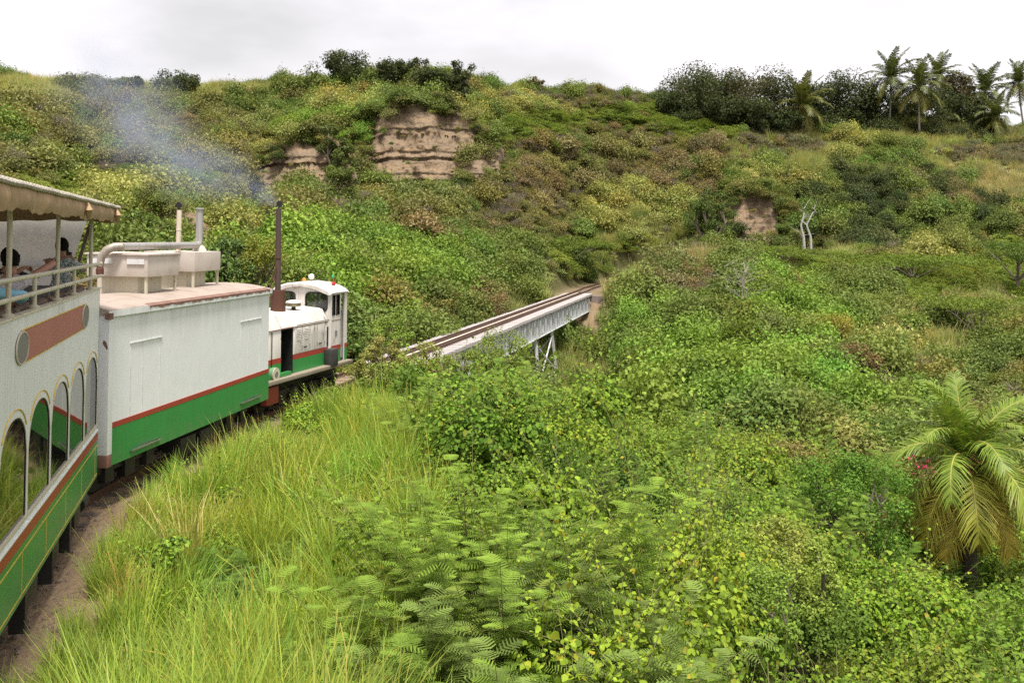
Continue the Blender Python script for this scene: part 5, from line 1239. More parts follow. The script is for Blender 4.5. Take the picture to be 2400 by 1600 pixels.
def tree(name, label, px, ytop, Y, wpx, tint, seed, n=1500, leaf=None, style='round', open_=0, cat_='tree', trunk_h=.25, group=None, mat=None, sinkz=0, lean=0):
    z0 = gz1(px, Y) - sinkz; zt = CZ + (HY - ytop) / F * Y; H = max(.6, zt - z0); Rr = wpx / 2 / F * Y
    o = empty(name, ((px - HX) / F * Y, Y, z0), (0, 0, seed * 1.7 % 6.28), label, cat_, group)
    leaf = (leaf or max(.06, Y * .0019)) * (1.3 if style != 'flat' else 1.6); n = int(n * (2.4 if style != 'flat' else 3.2))
    m, cme = tree_meshes(seed, H, Rr, leaf, n, trunk_h, open_, style, lean)
    m.build('trunk', M_BARK, o); c = link('crown', cme, mat or M_LEAF, o); c['tint'] = tuple(tint)
    return o

DG, MG, OG, BG, RG = (.072, .090, .036), (.155, .195, .052), (.21, .19, .07), (.19, .275, .05), (.25, .17, .09)
# skyline
tree('ridge_tree', 'tallest dark tree on the skyline, left above the cliff', 803, 122, 111, 105, DG, 1, 2600, style='tall')
tree('ridge_tree', 'low spreading tree just left of the tallest skyline tree', 722, 172, 111, 130, MG, 2, 1800)
tree('ridge_tree', 'thin crowned tree with bare twigs above the cliff', 915, 140, 106, 100, DG, 3, 1300, open_=.7)
tree('ridge_tree', 'second thin tree, right next to the twiggy one above the cliff', 965, 138, 107, 80, DG, 4, 1200, open_=.6)
tree('ridge_tree', 'broad dense dark tree hanging over the cliff top', 1018, 160, 99, 95, DG, 5, 2600)
tree('ridge_tree', 'narrow upright dark tree on the right of the cliff top', 1075, 142, 100, 60, DG, 6, 1800, style='tall')
tree('ridge_tree', 'round dark bushy tree alone on the left ridge', 420, 168, 116, 105, DG, 7, 1800, open_=.4)
tree('ridge_tree', 'wide dark tree on the left ridge seen through the smoke', 212, 174, 118, 130, (.10, .11, .05), 8, 2000)
tree('ridge_tree', 'tiny slim tree standing on the left ridge line', 325, 178, 121, 24, DG, 9, 500, style='tall')
tree('ridge_tree', 'low flat tree beside the tiny slim ridge tree', 290, 183, 122, 75, MG, 10, 900, style='flat')
tree('ridge_tree', 'grey twiggy sapling poking above the middle of the ridge', 1255, 178, 124, 46, (.17, .15, .085), 11, 500, open_=.7)
tree('ridge_tree', 'small tree on the ridge between the left bushes and the tall trees', 660, 188, 113, 60, MG, 12, 800)
# the dark grove behind the palms
for (px, yt, Y, w, s, sd, lb) in [(1628, 150, 130, 185, DG, 20, 'leftmost and largest dark tree of the grove on the right skyline'), (1720, 158, 132, 170, (.105, .10, .05), 21, 'greyish tree in the grove, right of its largest tree'),
        (1795, 168, 134, 140, DG, 22, 'dark grove tree left of the low spreading palm'), (1588, 215, 127, 90, DG, 23, 'low dark tree at the left foot of the grove'),
        (1672, 222, 127, 130, DG, 24, 'dense low tree under the largest grove tree'), (1765, 235, 128, 110, DG, 25, 'dense low tree at the right foot of the grove'),
        (1958, 162, 138, 150, DG, 26, 'dark skyline tree right of the low spreading palm'), (2025, 188, 137, 140, DG, 27, 'dark tree just left of the two tall palms'),
        (2130, 205, 139, 140, DG, 28, 'shadowy tree behind the two tall palms'), (2232, 160, 141, 110, (.13, .115, .065), 29, 'brownish twiggy tree between the two palm groups'),
        (1880, 192, 139, 140, DG, 30, 'dark tree directly behind the low spreading palm'), (2260, 225, 139, 130, DG, 31, 'low dark tree under the brownish twiggy tree'), (1835, 262, 128, 80, (.06, .08, .03), 32, 'small shadowy tree at the foot of the low spreading palm')]:
    tree('grove_tree', lb, px, yt, Y, w, s, sd, 2300, style='round', group='trees of the dark grove')
# on the slopes
tree('slope_tree', 'large bushy tree between the two bare cliff faces', 788, 275, 83, 70, (.125, .155, .05), 40, 2400)
tree('slope_tree', 'green bush growing at the lower edge between the cliff faces', 800, 385, 78, 70, MG, 41, 1500)
tree('slope_tree', 'dark leafy tree left of the bare earth slip', 1660, 424, 96.5, 95, (.10, .15, .04), 42, 2000)
tree('slope_tree', 'small green tree in front of the reddish earth slip by the chimneys', 315, 478, 41, 80, (.12, .18, .04), 43, 1500, leaf=.08)
tree('slope_tree', 'spindly bush growing on the reddish earth slip', 392, 505, 42.5, 44, OG, 44, 420, leaf=.07, open_=.6)
tree('slope_tree', 'blue green leafy bush right of the generator car chimneys', 545, 545, 38, 90, (.13, .20, .065), 45, 1500, leaf=.09)
tree('slope_tree', 'yellow green bush behind the locomotive chimney', 600, 535, 39, 130, (.24, .26, .05), 46, 2000, leaf=.08)
tree('slope_tree', 'bright creeper covered bush left of the locomotive cab', 720, 600, 40, 140, BG, 47, 2400, leaf=.09)
tree('slope_tree', 'reddish leaved shrub beside the middle of the bridge', 1135, 665, 58, 110, RG, 48, 1500, leaf=.10, cat_='shrub')
tree('slope_tree', 'olive shrub left of the reddish one beside the bridge', 1000, 675, 52, 150, (.22, .205, .06), 49, 2000, leaf=.09, cat_='shrub')
tree('slope_tree', 'dark creeper hung bush by the bridge, below the reddish shrub', 1080, 740, 49, 110, (.12, .15, .05), 50, 1600, leaf=.09, cat_='shrub')
tree('slope_tree', 'leafy green bush just beyond the locomotive cab', 900, 745, 40, 120, BG, 51, 2200, leaf=.085, cat_='shrub')
tree('thorn_tree', 'flat topped thorn tree at the left of the far bank', 1345, 545, 86, 170, (.15, .20, .045), 52, 2200, leaf=.13, style='flat', mat=M_FINE)
tree('thorn_tree', 'widest flat topped thorn tree on the right bank', 2140, 596, 82, 290, (.16, .22, .045), 53, 3200, leaf=.13, style='flat', mat=M_FINE)
tree('thorn_tree', 'flat topped thorn tree at the right edge of the picture', 2385, 560, 80, 200, (.12, .175, .045), 54, 2600, leaf=.12, style='flat', mat=M_FINE)
tree('thorn_tree', 'flat topped thorn tree left of the yellow meadow', 1830, 575, 85, 150, (.17, .22, .05), 55, 1800, leaf=.12, style='flat', mat=M_FINE)
tree('thorn_tree', 'feathery thorn tree below the right edge of the meadow', 2290, 690, 62, 190, (.17, .225, .05), 56, 2400, leaf=.10, style='flat', mat=M_FINE)
tree('slope_tree', 'round topped green tree in the middle of the right bank', 2010, 640, 72, 110, (.17, .215, .05), 57, 2000, leaf=.11)
tree('slope_tree', 'reddish tipped shrub above the grassy bridge end', 1605, 622, 78, 100, (.24, .15, .08), 58, 1500, leaf=.11, cat_='shrub')
tree('slope_tree', 'creeper smothered tree stump shape above the steep green bank', 1590, 745, 62, 110, BG, 59, 2200, leaf=.10, cat_='shrub')
tree('slope_tree', 'creeper mound in the middle of the green bank', 1790, 740, 60, 170, (.16, .24, .045), 60, 2600, leaf=.10, cat_='shrub')
tree('slope_tree', 'yellowish leaved shrub on the right of the green bank', 1960, 735, 58, 110, (.30, .27, .06), 61, 1500, leaf=.10, cat_='shrub')
tree('slope_tree', 'dusky pink leaved shrub below the yellowish shrub', 2000, 800, 50, 110, (.25, .17, .09), 62, 1500, leaf=.09, cat_='shrub')
tree('slope_tree', 'dark mound of creeper at the left of the valley floor', 1545, 925, 38, 150, (.13, .185, .05), 63, 2600, leaf=.07, cat_='shrub')
tree('slope_tree', 'pinkish topped shrub in the valley left of the large palm', 1870, 1030, 31, 170, (.27, .22, .09), 64, 2200, leaf=.07, cat_='shrub')
tree('round_shrub', 'rounded bright green shrub left of the large palm', 1990, 1055, 25, 235, (.135, .26, .04), 65, 5200, leaf=.062, cat_='shrub', trunk_h=.15)
tree('valley_shrub', 'pale feathery shrub right of the foreground creeper', 1815, 1200, 18, 200, (.30, .335, .085), 66, 3200, leaf=.05, mat=M_FINE, cat_='shrub')
tree('valley_shrub', 'upright pale feathery bush in front of the rounded shrub', 1905, 1260, 15, 130, (.28, .36, .08), 67, 2200, leaf=.045, mat=M_FINE, cat_='shrub', style='tall')
tree('valley_shrub', 'dark green shrub in the foreground valley near the creeper', 1650, 1150, 19, 180, (.16, .24, .05), 68, 3200, leaf=.05, cat_='shrub')
# flowering and weedy plants before the bridge
def dots(parent, name, n, H, Rr, size, tint, seed, zlo=.45):
    rng = np.random.default_rng(seed); a = rng.uniform(0, 6.28, n); r = Rr * np.sqrt(rng.random(n)); P = np.stack([r * np.cos(a), r * np.sin(a), H * rng.uniform(zlo, 1.0, n) * (1 - .35 * (r / Rr) ** 2)], -1)
    P = np.repeat(P, 5, 0) + rng.normal(size=(n * 5, 3)) * size * .5
    V, Fq, L = leaves(P, unit(rng.normal(size=(len(P), 3)) + np.array([0, -.6, .6])), size, rng, .9); o = link(name, np_mesh(name, V, Fq, L), M_FLOW, parent); o['tint'] = tint; return o
t = tree('flowering_shrub', 'tall green shrub with yellow flowers in front of the bridge', 1165, 775, 29, 150, (.22, .29, .06), 70, 4200, leaf=.055, cat_='shrub', style='tall'); dots(t, 'flower', 26, 3.0, .85, .045, (.85, .55, .02), 1)
t = tree('flowering_shrub', 'smaller yellow flowered shrub at the left of the tall one', 1105, 800, 28, 90, (.23, .30, .06), 71, 2200, leaf=.055, cat_='shrub'); dots(t, 'flower', 12, 2.2, .5, .045, (.85, .55, .02), 2)
tree('feathery_sapling', 'thin feathery sapling sticking up over the bridge rails', 1010, 795, 26.5, 85, (.30, .32, .09), 72, 1800, leaf=.05, mat=M_FINE, cat_='sapling', style='tall', open_=.4)
tree('feathery_sapling', 'thin brownish sapling in front of the bridge start', 890, 785, 26, 80, (.32, .30, .11), 73, 1800, leaf=.05, mat=M_FINE, cat_='sapling', style='tall', open_=.5)
tree('feathery_sapling', 'low brownish weed right of the locomotive cab', 850, 825, 25, 80, (.31, .31, .10), 74, 1700, leaf=.045, mat=M_FINE, cat_='sapling', style='tall', open_=.5)
for (px, yt, Y, w, sd, lb) in ((940, 822, 28, 70, 76, 'weedy sapling hiding the near end of the bridge deck'), (985, 838, 25.5, 80, 77, 'bushy weed below the thin feathery sapling'), (1050, 830, 27.5, 90, 78, 'leafy weed between the feathery sapling and the yellow flowers'), (915, 850, 24, 90, 79, 'low bushy weed at the edge of the tall grass by the bridge')):
    tree('weedy_sapling', lb, px, yt, Y, w, (.25 + .03 * math.sin(sd), .30, .07), sd, 1700, leaf=.055, cat_='sapling', style='tall')
t = tree('flowering_shrub', 'low bush with yellow flowers in the valley foreground', 1760, 1310, 13.5, 190, (.21, .32, .055), 75, 3600, leaf=.04, cat_='shrub'); dots(t, 'flower', 16, 1.6, .55, .03, (.9, .55, .03), 3)

# feathery foreground shrub and heart-leaved climbers: each a thing with its own shoots
def near_plant(name, label, px, ytop, Y, kind, seed, tint, cat_, sc=1.0):
    z0 = gz1(px, Y); zt = CZ + (HY - ytop) / F * Y; H = max(.5, zt - z0)
    o = empty(name, ((px - HX) / F * Y, Y, z0), (0, 0, seed), label, cat_)
    me = feather(seed, 52, H, .75 * sc, .23, 7, per=34, u0=.4) if kind == 'f' else vine(seed, 34, 20, .072, H, .72 * sc, shell=2600, nb=24)
    c = link('foliage', me, None, o); c['tint'] = tint; return o
near_plant('feathery_shrub', 'largest feathery shrub in the foreground centre', 1190, 1130, 10.5, 'f', 500, (.20, .30, .05), 'shrub')
near_plant('feathery_shrub', 'lower feathery shrub at the left foot of the large one', 1080, 1350, 9.2, 'f', 501, (.185, .28, .05), 'shrub')
near_plant('feathery_shrub', 'feathery shrub at the bottom centre below the creeper arch', 1250, 1400, 8.6, 'f', 502, (.17, .235, .065), 'shrub')
near_plant('creeper_bush', 'creeper bush arching up right of the large feathery shrub', 1480, 1180, 10.2, 'v', 503, (.205, .31, .036), 'creeper', 1.3)
near_plant('creeper_bush', 'creeper bush with the highest tips at the centre right', 1590, 1080, 12.5, 'v', 504, (.215, .31, .036), 'creeper', 1.2)
near_plant('creeper_bush', 'bright creeper bush at the bottom edge of the picture', 1430, 1430, 8.2, 'v', 505, (.22, .33, .038), 'creeper', 1.1)
near_plant('creeper_bush', 'creeper bush left of the large feathery shrub, over dark hollows', 1000, 1130, 12.0, 'v', 506, (.16, .255, .035), 'creeper', 1.2)
near_plant('creeper_bush', 'creeper covered bush behind the large feathery shrub', 1120, 935, 18.0, 'v', 507, (.185, .29, .036), 'creeper', 1.7)
near_plant('creeper_bush', 'bright creeper bush below the bridge tower', 1260, 925, 20.0, 'v', 508, (.20, .30, .036), 'creeper', 1.7)

# bushes growing along the rims of the bare faces, and a few on them
EDGE = [[(815,300),(840,275),(900,262),(945,240),(1000,246),(1060,262),(1100,275),(1125,330),(1120,400),(1060,435),(1000,448),(900,445),(840,430),(815,400)],
        [(560,462),(600,405),(640,368),(690,330),(730,322),(770,335),(800,380),(800,432),(730,436),(640,445),(580,475)],
        [(1110,322),(1140,330),(1180,345),(1180,400),(1140,425),(1110,440)],
        [(1700,520),(1720,470),(1750,448),(1785,446),(1820,466),(1850,530),(1850,566),(1780,570),(1700,572)],
        [(315,560),(345,505),(380,485),(415,490),(445,540),(450,600)], [(215,560),(240,520),(265,510),(295,560)]]
YB = [(86.5, 7, 445, 245), (80, 6, 440, 330), (89, 6, 440, 322), (98, 4, 568, 446), (44, 3, 620, 485), (42, 3, 620, 510)]
re_ = np.random.default_rng(91); PE = []; SE = []; KE = []
for k_, (poly, (yc_, ln_, b_, t_)) in enumerate(zip(EDGE, YB)):
    q = np.array(poly + ([poly[0]] if k_ < 4 else []), float); seg = np.linalg.norm(np.diff(q, axis=0), axis=1); tot = seg.sum(); cs = np.concatenate([[0], np.cumsum(seg)])
    n_ = int(tot / (6.5 if k_ in (0, 2, 3) else 10)); u_ = re_.uniform(0, tot, n_); ex = np.interp(u_, cs, q[:, 0]) + re_.normal(size=n_) * 9; ey = np.interp(u_, cs, q[:, 1]) + re_.normal(size=n_) * 9; ey += 9 * np.sign(ey - q[:, 1].mean())
    m_ = 26 if k_ == 0 else (14 if k_ < 4 else 3); c_ = q.mean(0); ext = (q.max(0) - q.min(0)) / 2
    ex = np.concatenate([ex, c_[0] + re_.uniform(-.8, .8, m_) * ext[0]]); ey = np.concatenate([ey, c_[1] + re_.uniform(-.4, .95, m_) * ext[1]])
    s_ = np.concatenate([np.where(re_.random(n_) < .16, re_.uniform(1.0, 1.7, n_), re_.uniform(.3, .85, n_)), re_.uniform(.15, .42, m_)]) * (1 if k_ < 4 else .6)
    tt_ = np.clip((b_ - ey) / (b_ - t_), 0, 1); Yq = yc_ + ln_ * tt_ + .9 + 1.2 * np.sin(ex * .021 + [3, 8, 12, 15, 21, 25][k_])
    PE.append(np.stack([(ex - HX) / F * Yq, Yq, CZ + (HY - ey) / F * Yq - .45 * s_], -1)); SE.append(s_); KE.append(re_.choice([GREEN, OLIVE, YGRN, DARK], len(ex), p=[.42, .33, .1, .15]))
PE, SE, KE = np.concatenate(PE), np.concatenate(SE), np.concatenate(KE); n_ = len(PE)
scatter('cliff_scrub', 'bushes hanging along the rims and ledges of the bare cliff faces', 'scrub', C_BUSH, PE, re_.uniform(0, 6.28, n_), re_.normal(size=(n_, 2)) * .2, np.stack([SE, SE, SE * re_.uniform(.8, 1.2, n_)], -1), np.clip(vary(np.array([TINT[int(k)] for k in KE]), re_, .15), .01, .9), re_.integers(0, 5, n_))

rb_ = np.random.default_rng(95); PR = []
for (cx, cy, rx, yc_) in ((960, 440, 150, 87.8), (690, 436, 90, 81.5), (1775, 566, 70, 99)):
    n_ = 160; x_ = cx + rb_.normal(size=n_) * rx * .55; y_ = cy + np.abs(rb_.normal(size=n_)) * 9 - 8; Yq = yc_ + rb_.uniform(-.4, 1.6, n_); PR.append(np.stack([(x_ - HX) / F * Yq, Yq, CZ + (HY - y_) / F * Yq], -1))
PR = np.concatenate(PR); n_ = len(PR); s_ = np.abs(rb_.normal(size=n_)) * .08 + .03
scatter('cliff_rubble', 'fallen lumps of earth at the foot of the bare faces', 'rubble', C_STO, PR, rb_.uniform(0, 6.28, n_), rb_.normal(size=(n_, 2)), np.stack([s_, s_, s_ * .7], -1), np.tile((.2, .16, .12), (n_, 1)), rb_.integers(0, 4, n_))
# dark thicket that fills the grove between its trees
n_ = 150; x_ = rb_.uniform(1545, 2330, n_); Yq = rb_.uniform(131, 143, n_); z_ = ground_z(x_, Yq); s_ = rb_.uniform(1.6, 3.0, n_) * np.where(x_ > 2080, .75, 1.0)
scatter('grove_thicket', 'dark thicket filling the skyline grove between its trees', 'thicket', C_BUSH, np.stack([(x_ - HX) / F * Yq, Yq, z_ - .3], -1), rb_.uniform(0, 6.28, n_), rb_.normal(size=(n_, 2)) * .1, np.stack([s_, s_, s_ * rb_.uniform(.9, 1.4, n_)], -1), np.clip(vary(np.tile((.078, .096, .038), (n_, 1)), rb_, .15), .01, .9), rb_.integers(0, 5, n_))

# dead and bare trees
def bare(name, label, px, ytop, Y, seed, mat, spread=.35, n=16, r0=.09, cat_='tree', lean=0):
    rng = np.random.default_rng(seed); z0 = gz1(px, Y); H = CZ + (HY - ytop) / F * Y - z0; o = empty(name, ((px - HX) / F * Y, Y, z0), (0, 0, 0), label, cat_)
    m = MB(); pts = [Vector((lean * H * t + rng.normal() * .025 * H * (t > 0), 0, H * t * .75 - .3 * (t == 0))) for t in (0, .25, .5, .75, 1)]; m.tube(pts, [r0 * 1.2, r0, r0 * .8, r0 * .6, r0 * .4], 7); m.build('trunk', mat, o, smooth=True)
    b = MB()
    for k in range(n):
        i = rng.integers(1, 5); s = pts[i]; d = Vector((rng.normal() * spread, rng.normal() * spread, rng.uniform(.15, .5))) * H * rng.uniform(.5, 1.0) * (1.1 - i * .15); e = s + d; e.z = min(e.z, H)
        mid = s.lerp(e, .5) + Vector((rng.normal(), rng.normal(), rng.normal())) * .05 * H; b.tube([s, mid, e], [r0 * .35, r0 * .22, r0 * .07], 5)
        for q in range(3): f = e.lerp(mid, rng.random()) ; b.tube([f, f + Vector((rng.normal() * .12, rng.normal() * .12, rng.uniform(.02, .2))) * H], [r0 * .14, r0 * .04], 4)
    b.build('branches', mat, o); return o
bare('dead_tree', 'left one of two bleached white dead trunks beside the earth slip', 1882, 462, 94, 1, M_DEAD, .05, 2, .16)
bare('dead_tree', 'right one of two bleached white dead trunks beside the earth slip', 1904, 462, 94.5, 2, M_DEAD, .05, 2, .15, lean=-.04)
bare('bare_tree', 'leafless pale grey tree leaning on the green bank', 1730, 598, 66, 3, plain('pale bare wood', (.34, .30, .25), .9), .34, 30, .06, lean=.10)
bare('dead_tree', 'thin dead pole rising above the grove skyline', 1598, 140, 131, 4, M_BARK, .05, 3, .12)

# ================================================================ palms
def frond(L, elev, droop, pairs, leaf, wid, seed, hang=.45, brown=0.0):
    """a feather palm frond along +x: arching rib with leaflets on both sides"""
    rng = np.random.default_rng(seed); n = 14; pts = [np.zeros(3)]; a = elev
    for i in range(n):
        a = elev - droop * ((i + 1) / n) ** 1.3; pts.append(pts[-1] + np.array([math.cos(a), 0, math.sin(a)]) * L / n)
    C = np.array(pts); rib = np_tube([Vector(c) for c in C], np.linspace(.012 * L, .002 * L, n + 1), 5, .9); V, Fq, Lv = [], [], []
    for k in range(pairs):
        t = .10 + .90 * k / (pairs - 1); f = t * n; i = min(int(f), n - 1); c = C[i] + (C[i + 1] - C[i]) * (f - i); d = unit(C[i + 1] - C[i]); up = np.array([-d[2], 0, d[0]])
        ll = leaf * L * (math.sin(math.pi * (.12 + .80 * t)) ** .7) * rng.uniform(.85, 1.1); sweep = .35 + .9 * t
        for s in (-1, 1):
            dir_ = unit(np.array([0, s, 0]) * 1.0 + d * sweep + up * .22 + rng.normal(size=3) * .11); ww = d * wid * L * .5; k0 = len(V)
            p1 = c + dir_ * ll * .5 - np.array([0, 0, 1]) * ll * hang * .16; p2 = c + dir_ * ll * .92 - np.array([0, 0, 1]) * ll * hang * .75
            V += [c - ww * .7, c + ww * .7, p1 + ww, p1 - ww, p2 + ww * .15, p2 - ww * .15]; Fq += [(k0, k0 + 1, k0 + 2, k0 + 3), (k0 + 3, k0 + 2, k0 + 4, k0 + 5)]
            lv = rng.uniform(.1, .85); Lv += [lv, lv, lv, lv, min(.95, lv + .15), min(.95, lv + .15)]
    V, Fq, Lv, M = cat([(np.array(V), np.array(Fq), np.array(Lv), 0), (*rib, 1)])
    return np_mesh('frond', V, Fq, Lv, [M_PALM, M_RIB], M)
M_RIB = plain('yellow green frond rib', (.34, .30, .07), .5)
FR = [frond(1, R(e), R(dp), 34, .27, .030, 60 + i) for i, (e, dp) in enumerate(((80, 35), (62, 65), (40, 80), (15, 75), (-12, 62), (-40, 40)))]
def palm(name, label, px, yc, Y, rpx, seed, tint, ybase=None, nf=27, group='coconut palms on the ridge', lean=0.0, old=1.0):
    rng = np.random.default_rng(seed); L = rpx / F * Y * 1.06; c = W(px, yc, Y); z0 = gz1(px, Y); bx_ = lean
    o = empty(name, (c[0], Y, z0), (0, 0, 0), label, 'palm tree', group); h = max(.25, c[2] - z0)
    m = MB(); m.tube([(bx_ * h * (1 - t) ** 1.5, 0, -.3 + (h + .3) * t) for t in (0, .2, .4, .6, .8, 1)], [.20, .15, .13, .125, .12, .13], 9); m.build('trunk', M_BARKP, o, smooth=True)
    for k in range(nf):
        t = (k + .5) / nf; i = min(5, int(t * 5.99 * old)); f = bpy.data.objects.new('frond', FR[i]); COL.objects.link(f); f.parent = o
        f.location = (0, 0, h + .05 - .2 * t); f.rotation_euler = (rng.normal() * .12, rng.normal() * .08, k * 2.3999 + rng.normal() * .15); s = L * (1.05 - .15 * t) * rng.uniform(.9, 1.1); f.scale = (s, s, s)
        q = max(0, t - .6) * 1.6; tt = np.array(tint) * (1 - q) + np.array((.30, .26, .07)) * q; f['tint'] = tuple(float(x) for x in tt)
    return o
PT = (.085, .108, .038)
palm('coconut_palm', 'left of the two tall straight palms on the right skyline', 2088, 184, 134, 68, 1, PT, lean=-.03)
palm('coconut_palm', 'right of the two tall straight palms on the right skyline', 2153, 205, 131, 70, 2, (.10, .118, .04), lean=.02)
palm('coconut_palm', 'palm crown peeping out behind the two tall palms', 2198, 180, 141, 56, 3, PT)
palm('coconut_palm', 'tall palm near the right edge with a full drooping crown', 2308, 215, 140, 66, 4, PT)
palm('coconut_palm', 'last palm on the right, cut by the edge of the picture', 2388, 195, 141, 60, 5, PT, lean=.12)
palm('coconut_palm', 'low trunkless palm spreading before the dark grove', 1880, 250, 130, 76, 6, (.125, .135, .04))
palm('coconut_palm', 'smallest young palm in the ridge grass', 2216, 268, 137, 42, 7, (.095, .12, .042), nf=15, old=.8)
palm('coconut_palm', 'low drooping palm beneath the tall palm near the right edge', 2332, 276, 134, 64, 8, (.095, .115, .04))
# the large palm in the valley, close by
big = empty('coconut_palm', tuple(W(2268, 1335, 26)), (0, 0, 0), 'large yellowing coconut palm in the valley on the right', 'palm tree'); bz = gz1(2268, 26); big.location.z = bz
hc = float(W(2268, 1085, 26)[2]) - bz; rng = np.random.default_rng(77)
m = MB(); m.tube([(.1 * (1 - t), 0, -.3 + (hc + .3) * t) for t in (0, .3, .6, .9, 1)], [.28, .2, .18, .2, .16], 12); m.build('trunk', plain('brown palm trunk', (.10, .08, .06), .9, .3, 14, bmp=.4), big, smooth=True)
nf = 46
for k in range(nf):
    t = (k + .5) / nf; e = 88 - 160 * t ** 1.25; dp = 34 + 88 * math.sin(math.pi * min(1, t * 1.15)) * (1 - .25 * t); L = 2.62 * (.86 + .22 * math.sin(math.pi * t)) * rng.uniform(.92, 1.08)
    fm = frond(1, R(e), R(dp), 60, .27, .019, 400 + k, .35 + .2 * t)
    f = link('frond', fm, None, big); f.location = (.0, .0, hc + .18 - .45 * t); f.rotation_euler = (rng.normal() * .25, 0, k * 2.3999 + .9 + rng.normal() * .1); f.scale = (L, L, L)
    g = np.array((.19, .27, .045)); y_ = np.array((.44, .345, .06)); b_ = np.array((.36, .21, .075)); q = sstep(.35, .8, t); tt = g * (1 - q) + y_ * q
    if t > .8 and k % 2: tt = b_
    f['tint'] = tuple(float(x) for x in tt)
hs = MB()
for k in range(9): a = k * .7; hs.tube([(.1 * math.cos(a), .1 * math.sin(a), hc - .25), (.22 * math.cos(a), .22 * math.sin(a), hc - .05), (.5 * math.cos(a), .5 * math.sin(a), hc - .1 - .03 * k)], [.06, .05, .01], 6)
hs.build('leaf_base', plain('brown fibre', (.16, .085, .045), .9), big)
def pinkvine(label, px, py, Y, n, Rr, seed):
    p = W(px, py, Y); o = empty('flowering_vine', tuple(p), (0, 0, 0), label, 'vine'); me = vine(seed, 14, 14, .05, Rr * 1.2, Rr, shell=300); c = link('foliage', me, None, o); c['tint'] = (.16, .17, .06); c.location.z = -Rr * .6
    d = dots(o, 'flower', n, Rr, Rr, .055, (.75, .10, .22), seed, -.2); return o
pinkvine('pink flowered vine growing in the heart of the large palm', 2275, 1100, 25.4, 12, .42, 61)
pinkvine('pink flowered vine over a drooping frond left of the large palm', 2150, 1110, 25.2, 14, .5, 62)
pinkvine('pink flowered vine at the left foot of the large palm', 2070, 1240, 24.8, 14, .55, 63)

